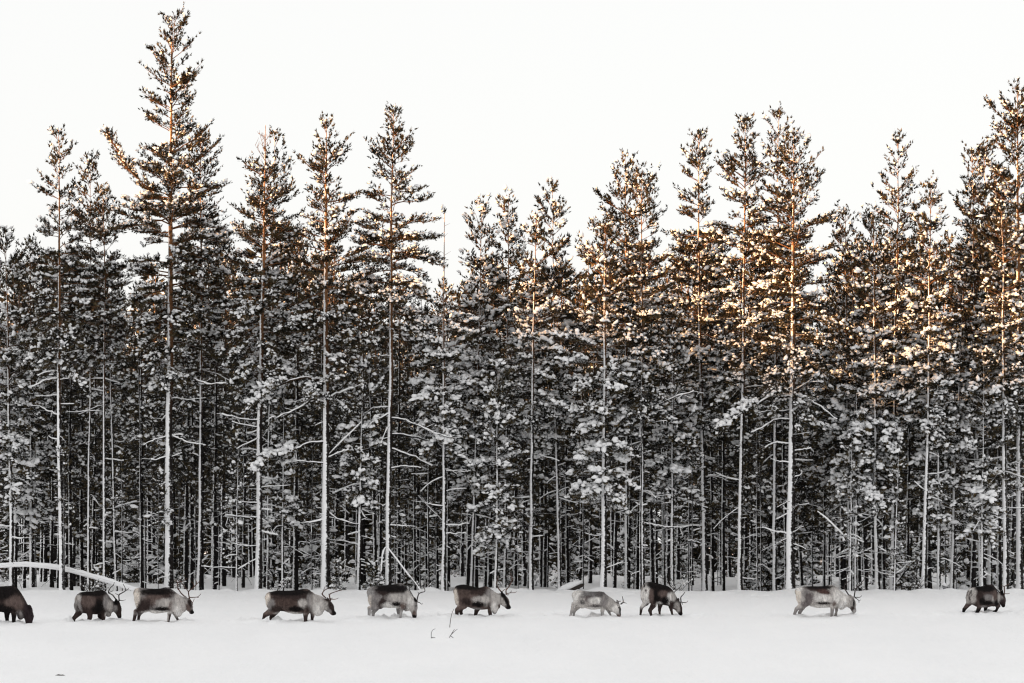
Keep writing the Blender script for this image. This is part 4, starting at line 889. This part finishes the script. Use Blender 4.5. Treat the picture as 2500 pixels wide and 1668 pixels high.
def scatter_back():
    r = np.random.default_rng(77)
    pts = []; seen = {}
    def ok(x, d, gap):
        return all((x - a) ** 2 + ((d - b) * 0.6) ** 2 > gap * gap for a, b in pts)
    for (d0, d1, n, gap) in ((130.5, 140, 44, 0.75), (140, 155, 54, 0.95), (155, 176, 60, 1.1), (176, 205, 66, 1.2)):
        k = 0; tries = 0
        while k < n and tries < 4000:
            tries += 1
            d = r.uniform(d0, d1); x = r.uniform(-1, 1) * (0.1335 * d + 0.6)
            if not ok(x, d, gap): continue
            pts.append((x, d)); k += 1
            u = x * FOC / d + PX / 2
            gz = float(ground_z(np.array(x), np.array(d)))
            lim = np.interp(u, SKY_U, SKY_V) + r.uniform(0, 130)
            Hmax = CAMZ + (HZ - lim) * d / FOC - gz
            p = int(r.integers(0, 6)); ph = [11.5, 10.6, 12.2, 9.6, 11.0, 8.4][p]
            sc = min(Hmax / ph, 1.45)
            if d < 155: lab, grp = 'snowy pine standing among others just inside the wood', 'pines just inside the wood'
            elif d < 176: lab, grp = 'grey trunked pine in the shade deeper in the wood', 'pines in the shade of the wood'
            else: lab, grp = 'dim pine at the back of the wood', 'pines at the back of the wood'
            if d < 140:
                S = min(FRONT[:33], key=lambda q: abs(q['u'] - u)); sd = 'left' if u < S['u'] else 'right'
                key = (S['label'], sd); seen[key] = seen.get(key, 0) + 1
                word = ['inner pine', 'second inner pine', 'third inner pine', 'fourth inner pine'][min(seen[key] - 1, 3)]
                lab, grp = '%s showing just %s of the %s' % (word, sd, ' '.join(S['label'].split()[:8])), 'first pines inside the wood'
                while lab.split()[-1] in ('a', 'an', 'the', 'of', 'with', 'and', 'its', 'at', 'on', 'right', 'left', 'under', 'from', 'one', 'to', 'in', 'over', 'just', 'between', 'by'): lab = ' '.join(lab.split()[:-1])
            place(PROTO[p], (x, d, gz - 0.05), lab, 'tree', grp, r.uniform(0, 6.28), sc)
    for k in range(58):
        d = r.uniform(127.5, 170) if k > 18 else r.uniform(126.2, 130)
        x = r.uniform(-1, 1) * (0.1335 * d + 0.3)
        if not ok(x, d, 0.35): continue
        pts.append((x, d))
        gz = float(ground_z(np.array(x), np.array(d)))
        p = int(r.integers(0, 3))
        place(THIN[p], (x, d, gz - 0.05), 'thin young pine pole with snow on its dead twigs, inside the wood', 'tree', 'thin young pines under the tall ones', r.uniform(0, 6.28), r.uniform(0.6, 1.15), 'young_pine')
scatter_back()

# ---- young dense pines in the undergrowth, bowed under snow
def bush(seed, H, w):
    T, at = build_pine(seed, H, 0.03, 0.15, [(H, 0.08, 0.08), (H * 0.6, 0.55 * w, 0.55 * w), (0.2, w, w)], 0.05, sides=5, whorl=0.24, dens=0.8, snow=(0.9, 0.8), big=1.5, tsize=1.25, dead=0)
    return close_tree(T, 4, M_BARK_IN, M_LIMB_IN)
BUSH = [bush(951, 2.6, 0.8), bush(952, 1.7, 0.65), bush(953, 3.6, 0.95)]
def undergrowth():
    r = np.random.default_rng(13)
    for k in range(62):
        d = r.uniform(150, 205) if k > 9 else r.uniform(131, 145)
        x = r.uniform(-1, 1) * (0.1335 * d + 0.3)
        gz = float(ground_z(np.array(x), np.array(d)))
        if k <= 9: lab, grp, sc = 'small snow covered young pine in the undergrowth between the trunks', 'young pines in the undergrowth near the edge', r.uniform(0.5, 0.9)
        else: lab, grp, sc = 'bushy dark young pine in the undergrowth deep in the wood', 'young pines deep in the undergrowth', r.uniform(0.8, 1.5)
        place(BUSH[int(r.integers(0, 3))], (x, d, gz - 0.1), lab, 'tree', grp, r.uniform(0, 6.28), sc, 'young_pine')
undergrowth()

# ---- the wood goes on behind as one mass
def far_wood():
    r = np.random.default_rng(5)
    nb, sb, tb = MB(), MB(), MB()
    for k in range(150):
        d = r.uniform(206, 232); x = r.uniform(-1, 1) * (0.1335 * d + 2)
        u = x * FOC / d + PX / 2
        gz = float(base_z(d))
        lim = np.interp(u, SKY_U, SKY_V) + r.uniform(20, 160)
        H = CAMZ + (HZ - lim) * d / FOC - gz
        tube(tb, [(x, d, gz - 0.3), (x, d, gz + H * 0.5), (x + r.normal(0, 0.2), d, gz + H)], [0.11, 0.07, 0.02], 5)
        n = 110
        z = H * (1 - r.random(n) ** 0.8)
        rr = np.minimum((H - z) * 0.35 + 0.15, 1.5) * np.sqrt(r.random(n)); a = r.uniform(0, 6.28, n)
        P = np.stack([x + rr * np.cos(a), d + rr * np.sin(a), gz + z - rr * 0.25], -1)
        Dn = np.stack([np.cos(a), np.sin(a), np.full(n, 0.2)], -1) + r.normal(0, 0.3, (n, 3))
        add_tufts(nb, P, Dn, r.uniform(0.75, 1.15, n), r, 4)
        lo = 80; za = r.uniform(0.2, 4.5, lo); ra = r.uniform(0, 1.7, lo); aa = r.uniform(0, 6.28, lo)
        P = np.concatenate([P, np.stack([x + ra * np.cos(aa), d + ra * np.sin(aa), gz + za], -1)]); Dn = np.concatenate([Dn, r.normal(0, 1, (lo, 3))])
        add_tufts(nb, P[n:], Dn[n:], r.uniform(0.75, 1.2, lo), r, 4)
        n = n + lo
        m = r.random(n) < 0.3
        add_blobs(sb, P[m] + np.array([0, 0, 0.12]), Dn[m], r.uniform(0.14, 0.26, m.sum()), r.uniform(0.08, 0.14, m.sum()), r)
    root = bpy.data.objects.new('far_wood', None); C.objects.link(root)
    o = nb.obj('far_wood', M_NEEDLE, None, False); o['kind'] = 'stuff'
    bpy.data.objects.remove(root)
    o['label'] = 'dark mass of snowy pines closing the back of the wood'; o['category'] = 'wood'
    o2 = sb.obj('snow_load', M_SNOW, o); o2['kind'] = 'stuff'
    o3 = tb.obj('trunks', M_BARK, o); o3['kind'] = 'stuff'
far_wood()

# ------------------------------------------------------------------ reindeer bodies: one closed surface each, grown from measured outlines
def surface_nets(f, org, h):
    """naive surface nets; f < 0 inside"""
    ins = f < 0
    nx_, ny_, nz_ = f.shape
    cs = ins[:-1, :-1, :-1].astype(np.int8)
    cnt = np.zeros((nx_ - 1, ny_ - 1, nz_ - 1), np.int8)
    for a in (0, 1):
        for b in (0, 1):
            for c in (0, 1):
                cnt += ins[a:nx_ - 1 + a, b:ny_ - 1 + b, c:nz_ - 1 + c]
    act = (cnt > 0) & (cnt < 8)
    idx = -np.ones(act.shape, np.int64); ci = np.argwhere(act); idx[act] = np.arange(len(ci))
    acc = np.zeros((len(ci), 3)); num = np.zeros(len(ci))
    corners = [(a, b, c) for a in (0, 1) for b in (0, 1) for c in (0, 1)]
    for p in corners:
        for ax in range(3):
            if p[ax] == 1: continue
            q = list(p); q[ax] = 1
            fa = f[ci[:, 0] + p[0], ci[:, 1] + p[1], ci[:, 2] + p[2]]; fb = f[ci[:, 0] + q[0], ci[:, 1] + q[1], ci[:, 2] + q[2]]
            m = (fa < 0) != (fb < 0)
            t = np.where(m, fa / np.where(m, fa - fb, 1), 0)
            pt = np.repeat(np.array(p, float)[None], len(ci), 0); pt[:, ax] += t
            acc[m] += pt[m]; num[m] += 1
    V = (ci + acc / num[:, None]) * h + org
    Q = []
    for ax in range(3):
        o1, o2 = [(1, 2), (2, 0), (0, 1)][ax]
        sl0 = [slice(None)] * 3; sl1 = [slice(None)] * 3
        sl0[ax] = slice(0, -1); sl1[ax] = slice(1, None)
        ed = ins[tuple(sl0)] != ins[tuple(sl1)]
        e = np.argwhere(ed)
        e = e[(e[:, o1] > 0) & (e[:, o2] > 0) & (e[:, o1] < f.shape[o1] - 1) & (e[:, o2] < f.shape[o2] - 1)]
        c = []
        for (s1, s2) in ((1, 1), (0, 1), (0, 0), (1, 0)):
            g = e.copy(); g[:, o1] -= s1; g[:, o2] -= s2
            c.append(idx[g[:, 0], g[:, 1], g[:, 2]])
        q = np.stack(c, -1)
        fl = ~ins[e[:, 0], e[:, 1], e[:, 2]]
        q[fl] = q[fl][:, ::-1]
        Q.append(q)
    return V, np.concatenate(Q)

def smin(a, b, k):
    hh = np.clip(0.5 + 0.5 * (b - a) / k, 0, 1)
    return b + (a - b) * hh - k * hh * (1 - hh)

def cap_sdf(P, a, b, ra, rb, flat=None):
    X, Y, Z = P
    ab = b - a
    k = max(1.0, max(ra, rb) / flat) if flat else 1.0
    y0 = Y; L2 = ab[0] ** 2 + ab[1] ** 2 + ab[2] ** 2
    t = np.clip(((X - a[0]) * ab[0] + (Y - a[1]) * ab[1] + (Z - a[2]) * ab[2]) / max(L2, 1e-9), 0, 1)
    dx = X - a[0] - t * ab[0]; dy = (Y - a[1] - t * ab[1]) * k; dz = Z - a[2] - t * ab[2]
    return np.sqrt(dx * dx + dy * dy + dz * dz) - (ra + (rb - ra) * t)

def coat_colour(D, V):
    """patches of the coat, laid on by side view and mirrored on both flanks"""
    s, c = math.sin(D['yaw']), math.cos(D['yaw'])
    lat = np.abs(V[:, 1])
    X = D['u0'] + (V[:, 0] * c + lat * s) * D['ppm']
    Yc = D['v0'] - V[:, 2] * D['ppm']
    n1 = vnoise(V[:, 0] * 14, V[:, 2] * 10 + V[:, 1] * 9, 5) - 0.5
    n2 = vnoise(V[:, 0] * 34, V[:, 2] * 17 + V[:, 1] * 30, 6) - 0.5
    wob = n1 * 0.35 + n2 * 0.30
    col = np.repeat(np.array([D['base']], float), len(V), 0)
    lg = np.clip((Yc - D['ylegs']) / (0.07 * D['ppm']) + 0.5 + wob, 0, 1)[:, None]
    col = col * (1 - lg) + np.array(D['legcol']) * lg
    pats = list(D['pat'])
    if pats[0][5] == K: pats.append((*pats[0][:2], pats[0][2] * 0.96, pats[0][3] * 0.80, *pats[0][4:]))
    for (cx, cy, rx, ry, an, cc) in pats:
        ca, sa = math.cos(an), math.sin(an)
        ux = (X - cx) * ca + (Yc - cy) * sa; uy = -(X - cx) * sa + (Yc - cy) * ca
        r = np.sqrt((ux / rx) ** 2 + (uy / ry) ** 2) + wob * 0.8
        w = np.clip((1.38 - r) / 0.75, 0, 1); w = (w * w * (3 - 2 * w))[:, None]
        col = col * (1 - w) + np.array(cc) * w
    return np.clip(col * (1 + 0.5 * n2[:, None]), 0.006, 0.85)

def build_deer(D, seed):
    r = np.random.default_rng(seed)
    root = empty('reindeer', D['loc'], D['label'], 'reindeer', 'reindeer crossing the snow in single file', D['yaw'])
    tl, ppm = D['tl'], D['ppm']
    st = np.array([[*tl(x, t, 0)[[0, 2]], tl(x, b, 0)[2]] for x, t, b in D['trunk']])
    head = [(tl(x, y, 0), rr / ppm) for x, y, rr in D['head']]
    legs = []
    for leg in D['legs']:
        pts = []
        for k, (x, y, rr, sd) in enumerate(leg):
            lat = sd * (0.13 if k == 0 else 0.125)
            pts.append((tl(x, y, lat), rr / ppm))
        a, b = pts[-2][0], pts[-1][0]
        if b[2] < 0.12 and not (abs(b[0] - a[0]) > abs(a[2] - b[2]) * 1.5):      # feet sunk in the snow
            dn = norm(b - a); dn[2] = min(dn[2], -0.6)
            pts.append((b + dn * 0.22, pts[-1][1] * 0.9))
        legs.append(pts)
    allp = [p for p, _ in head] + [p for l in legs for p, _ in l]
    lo = np.min(allp, 0); hi = np.max(allp, 0)
    h = 0.024
    x0, x1 = min(lo[0], st[0, 0]) - 0.15, max(hi[0], st[-1, 0]) + 0.17
    z0, z1 = lo[2] - 0.1, max(hi[2] + 0.16, st[:, 1].max() + 0.1)
    gx = np.arange(x0, x1, h); gy = np.arange(-0.40, 0.401, h); gz = np.arange(z0, z1, h)
    P = np.meshgrid(gx, gy, gz, indexing='ij')
    X, Y, Z = P
    top = smooth_interp(gx, st[:, 0], st[:, 1]); bot = smooth_interp(gx, st[:, 0], st[:, 2])
    aa = np.maximum((top - bot) / 2, 0.02); cc = (top + bot) / 2
    tt = (gx - st[0, 0]) / (st[-1, 0] - st[0, 0])
    wmax = np.interp(tt, [0, 0.06, 0.15, 0.35, 0.6, 0.72, 0.85, 1.0], [0.10, 0.20, 0.255, 0.285, 0.27, 0.22, 0.145, 0.105])
    bb = np.minimum(wmax, aa * 1.05)
    a3, b3, c3 = aa[:, None, None], bb[:, None, None], cc[:, None, None]
    f = (np.sqrt((Y / b3) ** 2 + ((Z - c3) / a3) ** 2) - 1) * np.minimum(a3, b3) * 0.9
    out = np.maximum(st[0, 0] - X, X - st[-1, 0])
    f = np.where(out > 0, np.maximum(f, 0) + out * 1.0 + 0.0, f)
    f = np.maximum(f, out)
    mx, my, mrx, mry = D['mane']
    mc = tl(mx, my, 0)
    fm = (np.sqrt(((X - mc[0]) / (mrx / ppm)) ** 2 + (Y / 0.10) ** 2 + ((Z - mc[2]) / (mry / ppm)) ** 2) - 1) * min(mrx / ppm, mry / ppm, 0.10)
    f = smin(f, fm, 0.05)
    for k in range(len(head) - 1):
        f = smin(f, cap_sdf(P, head[k][0], head[k + 1][0], head[k][1], head[k + 1][1], 0.085), 0.045)
    for pts in legs:
        fl = None
        for k in range(len(pts) - 1):
            g = cap_sdf(P, pts[k][0], pts[k + 1][0], pts[k][1], pts[k + 1][1], 0.085)
            fl = g if fl is None else smin(fl, g, 0.025)
        f = smin(f, fl, 0.035)
    V, Q = surface_nets(f, np.array([gx[0], gy[0], gz[0]]), h)
    col = coat_colour(D, V)
    mb = MB(); mb.add(V, q=Q, col=col)
    body = mb.obj('body', M_COAT, root)
    # short coarse hair lying back over the body
    N_ = 9000
    q = Q[r.integers(0, len(Q), N_)]
    w = r.dirichlet((1, 1, 1, 1), N_)
    p0 = (V[q] * w[:, :, None]).sum(1)
    nrm = norm(np.cross(V[q[:, 1]] - V[q[:, 0]], V[q[:, 2]] - V[q[:, 0]]))
    flow = np.array([-0.8, 0, -0.55]) + r.normal(0, 0.3, (N_, 3))
    flow = norm(flow - nrm * (flow * nrm).sum(1, keepdims=True))
    near_mane = np.exp(-((p0[:, 0] - mc[0]) / 0.14) ** 2 - ((p0[:, 2] - mc[2] + 0.05) / 0.16) ** 2)
    dirn = norm(flow + nrm * 0.45 + np.array([0.25, 0, -0.9]) * near_mane[:, None])
    ln = r.uniform(0.025, 0.05, N_) + near_mane * r.uniform(0.02, 0.07, N_)
    slim = np.clip((p0[:, 2] - 0.10) / 0.25, 0.25, 1.0); ln *= slim
    sd = norm(np.cross(dirn, nrm)) * (0.007 + 0.004 * r.random(N_))[:, None]
    p0 = p0 - nrm * 0.006
    hv = np.stack([p0 - sd, p0 + sd, p0 + dirn * ln[:, None]], 1).reshape(-1, 3)
    hc = coat_colour(D, p0 + r.normal(0, 0.018, (N_, 3))) * r.uniform(0.6, 1.45, (N_, 1))
    fb = MB(); fb.add(hv, t=np.arange(3 * N_).reshape(-1, 3), col=np.repeat(np.clip(hc, 0.006, 0.85), 3, 0))
    fur = fb.obj('fur', M_COAT, body, smooth=False, kind='stuff')
    # antlers
    for (sd, red, beams) in D['antlers']:
        ab = MB()
        L0 = None
        for bi, line in enumerate(beams):
            pts = np.array(line, float)
            n = 5 * (len(pts) - 1) + 1
            t = np.linspace(0, len(pts) - 1, n)
            sx = smooth_interp(t, np.arange(len(pts), dtype=float), pts[:, 0]); sy = smooth_interp(t, np.arange(len(pts), dtype=float), pts[:, 1])
            base = np.array(beams[0][0], float)
            dist = np.hypot(sx - base[0], sy - base[1]) / ppm
            lat = sd * (0.055 + 0.34 * np.minimum(dist, 0.55) ** 0.8)
            if bi > 0 and line[0][0] > base[0] - 20 and abs(line[0][1] - base[1]) / ppm < 0.12: lat = sd * (0.05 - 0.10 * np.minimum(dist, 0.3))     # brow tine reaches over the face
            W3 = np.array([tl(a, b, l) for a, b, l in zip(sx, sy, lat)])
            r0 = 0.019 if bi == 0 else 0.0125
            rad = np.linspace(r0, r0 * 0.42, n)
            tube(ab, W3, rad, 7)
        ab.obj('antler', M_ANTLER if red else M_ANTLER_D, root)
    # ears and eyes
    ex, ey, el = D['ear']
    for sd in (1, -1):
        c = tl(ex, ey, sd * 0.075)
        eb = MB()
        t = np.linspace(0, 1, 6)
        ax = norm(np.array([-0.35, -sd * 0.55, 0.85]))
        pts = c[None] + ax[None] * ((t - 0.35) * el * 1.25)[:, None]
        tube(eb, pts, np.array([0.016, 0.027, 0.032, 0.029, 0.019, 0.006]), 7, col=None)
        ecol = coat_colour(D, np.array([c]))[0] * 0.7
        eb.c = [np.repeat(ecol[None], eb.n, 0)]
        eb.obj('ear', M_COAT, root)
    ey_ = D['eye']
    hw = 0.075
    for sd in (1, -1):
        c = tl(ey_[0] - 0.022 * ppm, ey_[1], sd * hw)
        sb = MB(); t = np.linspace(-0.9, 0.9, 5)
        tube(sb, c[None] + np.array([0, -sd, 0.0])[None] * (t * 0.018)[:, None], 0.020 * np.sqrt(1 - (t * 0.95) ** 2), 8)
        sb.obj('eye', M_EYE, root)
    # tail
    tx, ty = D['trunk'][1][0], D['trunk'][1][1]
    tb = MB()
    if D['yaw'] > 0: p = tl(tx - 12, ty + 0.02 * ppm, 0.0); q2 = p + np.array([-0.05, 0, -0.14])
    else: p = tl(tx, ty + 0.03 * ppm, 0.0); q2 = p + np.array([-0.015, 0, -0.13])
    t = np.linspace(0, 1, 5)[:, None]
    pts = p * (1 - t) + q2 * t + np.array([-0.015, 0, 0]) * np.sin(t * math.pi)
    tube(tb, pts, [0.016, 0.021, 0.021, 0.016, 0.006], 7)
    tb.c = [np.repeat(np.array([[0.36, 0.33, 0.31]]), tb.n, 0)]
    tb.obj('tail', M_COAT, root)
    return root

for i, D in enumerate(DEER):
    build_deer(D, 100 + i)

# ------------------------------------------------------------------ smaller things
def line3(pts, d0, d1=None):
    """measured points carried to distances d0..d1"""
    d1 = d0 if d1 is None else d1
    dd = np.linspace(d0, d1, len(pts))
    return np.array([px(u, v, d) for (u, v), d in zip(pts, dd)])

def smooth_line(P, n):
    k = np.arange(len(P), dtype=float); t = np.linspace(0, len(P) - 1, n)
    return np.stack([smooth_interp(t, k, P[:, j]) for j in range(3)], -1)

def snow_on(P, w, mbs, up=0.6, seed=0):
    r = np.random.default_rng(seed)
    k = len(P); ww = w * (0.8 + 0.45 * r.random(k)); ww[0] *= 0.4; ww[-1] *= 0.4
    tube(mbs, P + np.array([0, 0, 1.0])[None] * (w * up) + WV[None] * w * 0.15, ww, 8)

# bowed trunk under snow at the left edge
P = smooth_line(line3([(-420, 1440), (-260, 1405), (-120, 1388), (0, 1383), (64, 1380), (149, 1389), (213, 1405), (277, 1424), (335, 1443), (375, 1458)], 128.5, 126.0), 46)
root = empty('bent_tree', P[-1], 'slim trunk bowed into a long low arch under snow behind the left reindeer', 'tree')
mb, ms = MB(), MB()
tube(mb, P - P[-1], np.linspace(0.045, 0.07, len(P)) * (1 + np.random.default_rng(3).normal(0, 0.06, len(P))), 9); snow_on(P - P[-1], 0.062, ms, 0.85, 1)
tk = mb.obj('trunk', M_BARK, root); ms.obj('snow', M_SNOW, tk)
r_ = np.random.default_rng(4)
tw = MB()
for k in range(14):
    i = int(r_.integers(4, 44)); q = P[i] - P[-1]; dd = norm(r_.normal(0, 1, 3) * np.array([0.6, 0.5, 0.3]) + np.array([0, 0, -0.5]))
    tube(tw, [q, q + dd * 0.15, q + dd * 0.34], [0.008, 0.006, 0.003], 4)
tw.obj('twigs', M_TWIG, root, kind='stuff')

# broken snag leaning by the clean white trunk
P = smooth_line(line3([(930, 1402), (934, 1355), (943, 1337), (958, 1352), (985, 1388), (1010, 1420), (1030, 1446)], 125.9), 24)
root = empty('leaning_snag', P[-1], 'thin broken stem leaning down to the right of the clean white trunk', 'dead tree')
mb, ms = MB(), MB()
tube(mb, P - P[-1], np.linspace(0.012, 0.026, len(P)), 7); snow_on(P - P[-1], 0.025, ms, 0.7, 2)
tk = mb.obj('stem', M_LIMB, root); ms.obj('snow', M_SNOW, tk)

# leaning dead branch, right
P = smooth_line(line3([(2180, 1440), (2200, 1408), (2222, 1382), (2250, 1355)], 129.0), 16)
T = Tree(71)
root = empty('fallen_branch', P[0], 'dead branch with snowy twigs leaning between the white trunks on the right', 'branch')
T.limb_with_snow(P - P[0], 0.04, 0.035, 6)
T.foliate(P - P[0], 1.6, 0.1, 0.8, 1.1, 0.5, 0.8)
for nm, me, kd in close_tree(T, 4)[1:]: link(me, nm, root, kd)

# fallen log under a bank of snow
P = smooth_line(line3([(1362, 1452), (1392, 1441), (1424, 1428)], 127.6), 8)
root = empty('fallen_log', P[0], 'dark fallen log under a bank of snow left of the snow pillow pine', 'log')
mb, ms = MB(), MB()
tube(mb, P - P[0], np.linspace(0.075, 0.055, 8), 9)
tube(ms, P - P[0] + np.array([-0.05, 0.06, 0.11]), [0.03, 0.08, 0.11, 0.12, 0.13, 0.11, 0.09, 0.04], 10)
lg = mb.obj('trunk', M_TWIG, root); ms.obj('snow', M_SNOW, lg)

# boulder
def boulder():
    p = px(2304, 1452, 127.3)
    root = empty('boulder', p, 'grey snow crusted boulder between thin white trunks on the right', 'boulder')
    r = np.random.default_rng(9); mb = MB()
    n, k = 14, 9
    th = np.arange(n) * 2 * math.pi / n; ph = np.linspace(-1.2, 1.55, k)
    V = np.array([[math.cos(f) * math.cos(a) * 0.135, math.cos(f) * math.sin(a) * 0.15, 0.16 + math.sin(f) * 0.19] for f in ph for a in th])
    V *= 1 + r.normal(0, 0.035, (len(V), 1))
    i = np.arange(k - 1)[:, None] * n; j = np.arange(n)[None]; j2 = (j + 1) % n
    mb.add(V, q=np.stack([i + j, i + j2, i + n + j2, i + n + j], -1).reshape(-1, 4))
    st = mb.obj('stone', M_ROCK, root)
    ms = MB(); tube(ms, [(-0.07, 0, 0.30), (0, 0, 0.345), (0.06, 0, 0.32)], [0.05, 0.075, 0.04], 8); ms.obj('snow', M_SNOW, st)
M_ROCK = make_bark('rock', (0.22, 0.22, 0.23), (0.22, 0.22, 0.23), 0.0, 10.0, 0.35, 0.0, 0.0, 12.0)
boulder()

# dry stalks in the open snow
def stalk(lines, base, label, w=0.011):
    d = depth_for_row(base[1])
    p = px(base[0], base[1], d)
    root = empty('dry_stalk', p, label, 'twig')
    for n_, ln in enumerate(lines):
        Q = line3(ln, d)
        Q[:, 1] += np.linspace(0, -0.12, len(Q))
        if n_ == 0: Q = np.vstack([Q[0] - np.array([0, 0, 0.25]), Q])
        Q = smooth_line(Q, 10) - p
        mb = MB(); tube(mb, Q, np.linspace(w, w * 0.45, len(Q)), 5)
        mb.obj('stem' if n_ == 0 else 'shoot', M_TWIG, root)
stalk([[(1098, 1532), (1100, 1514), (1103, 1499), (1108, 1487)]], (1098, 1532), 'tall dry stalk in the snow behind the tall antlered reindeer', 0.012)
stalk([[(1053, 1559), (1053, 1547), (1056, 1539), (1063, 1535)], [(1053, 1558), (1058, 1556), (1063, 1557)]], (1053, 1559), 'left of the two short dry stalks in the foreground snow', 0.010)
stalk([[(1097, 1558), (1103, 1547), (1107, 1540), (1110, 1536)], [(1102, 1549), (1110, 1541), (1117, 1536)], [(1100, 1553), (1104, 1555), (1108, 1559)]], (1097, 1558), 'forked short dry stalk in the foreground snow', 0.010)
d_ = depth_for_row(1651)
p_ = px(148, 1651, d_)
root = empty('dead_twig', p_, 'dark twig lying in a shallow hollow in the left foreground', 'twig')
mb = MB(); tube(mb, np.array([(-0.13, 0.05, 0.012), (-0.05, 0, 0.028), (0.02, -0.02, 0.02), (0.11, 0.03, 0.01)]), [0.006, 0.016, 0.014, 0.005], 6); mb.obj('stem', M_TWIG, root)
mb = MB(); tube(mb, np.array([(-0.02, 0, 0.02), (0.03, 0.06, 0.03), (0.07, 0.12, 0.02)]), [0.008, 0.007, 0.004], 5); mb.obj('shoot', M_TWIG, root)

# bare shrubs at the edge of the wood
def shrub(u, d, h, n, seed, label):
    r = np.random.default_rng(seed)
    x = (u - PX / 2) * d / FOC; gz = float(ground_z(np.array(x), np.array(d)))
    root = empty('bare_shrub', (x, d, gz), label, 'shrub', 'bare shrubs at the edge of the wood')
    for k in range(n):
        a = r.uniform(0, 6.28); tl_ = r.uniform(0.3, 1.0); L = h * r.uniform(0.55, 1.1)
        dirv = norm(np.array([math.cos(a) * tl_, math.sin(a) * tl_ * 0.6, 1.0]))
        t = np.linspace(0, 1, 6)[:, None]
        Q = dirv[None] * L * t + np.array([math.cos(a), 0, -0.35]) * 0.25 * L * t ** 2.2 + np.array([0, 0, -0.1])
        mb = MB(); tube(mb, Q, np.linspace(0.011, 0.004, 6), 5)
        for q in range(3):
            i = int(r.integers(2, 6)); dd = norm(dirv + r.normal(0, 0.6, 3)); l = L * r.uniform(0.2, 0.4)
            tube(mb, [Q[i], Q[i] + dd * l * 0.5, Q[i] + dd * l], [0.006, 0.005, 0.003], 4)
        st = mb.obj('stem', M_TWIG, root)
        if r.random() < 0.6:
            ms = MB(); add_blobs(ms, Q[3:6] + np.array([0, 0, 0.02]), np.repeat(dirv[None], 3, 0), np.full(3, 0.05), np.full(3, 0.028), r)
            ms.obj('snow', M_SNOW, st)
shrub(1655, 126.3, 0.85, 11, 1, 'bare dark shrub arching right of the white rumped reindeer')
shrub(672, 126.4, 0.6, 7, 2, 'low bare shrub beside the dry topped pine')
shrub(1030, 126.6, 0.55, 7, 3, 'low bare shrub between the clean white trunk and the bare stemmed pine')
shrub(2228, 126.7, 0.7, 8, 4, 'bare shrub among the white trunks near the right edge')
shrub(222, 126.5, 0.7, 9, 5, 'bare shrub behind the second reindeer from the left')
shrub(2120, 126.5, 0.5, 6, 6, 'low bare shrub right of the long antlered reindeer')

# young pines bent under snow right at the edge
def edge_bush(u, d, sc, label, k):
    x = (u - PX / 2) * d / FOC; gz = float(ground_z(np.array(x), np.array(d)))
    place(BUSH[k], (x, d, gz - 0.1), label, 'tree', 'young pines at the edge of the wood', u * 0.7, sc, 'young_pine')
edge_bush(826, 126.2, 0.42, 'small snow covered young pine at the foot of the long limbed pine', 0)
edge_bush(910, 126.7, 0.62, 'young pine with snow clumps left of the clean white trunk', 1)
edge_bush(236, 127.0, 0.55, 'young pine with snow clumps under the bowed trunk', 1)
edge_bush(2235, 128.0, 0.6, 'young snowy pine behind the thin straight white trunk', 0)
edge_bush(440, 126.8, 0.4, 'tiny snowy pine right of the tallest pine', 1)
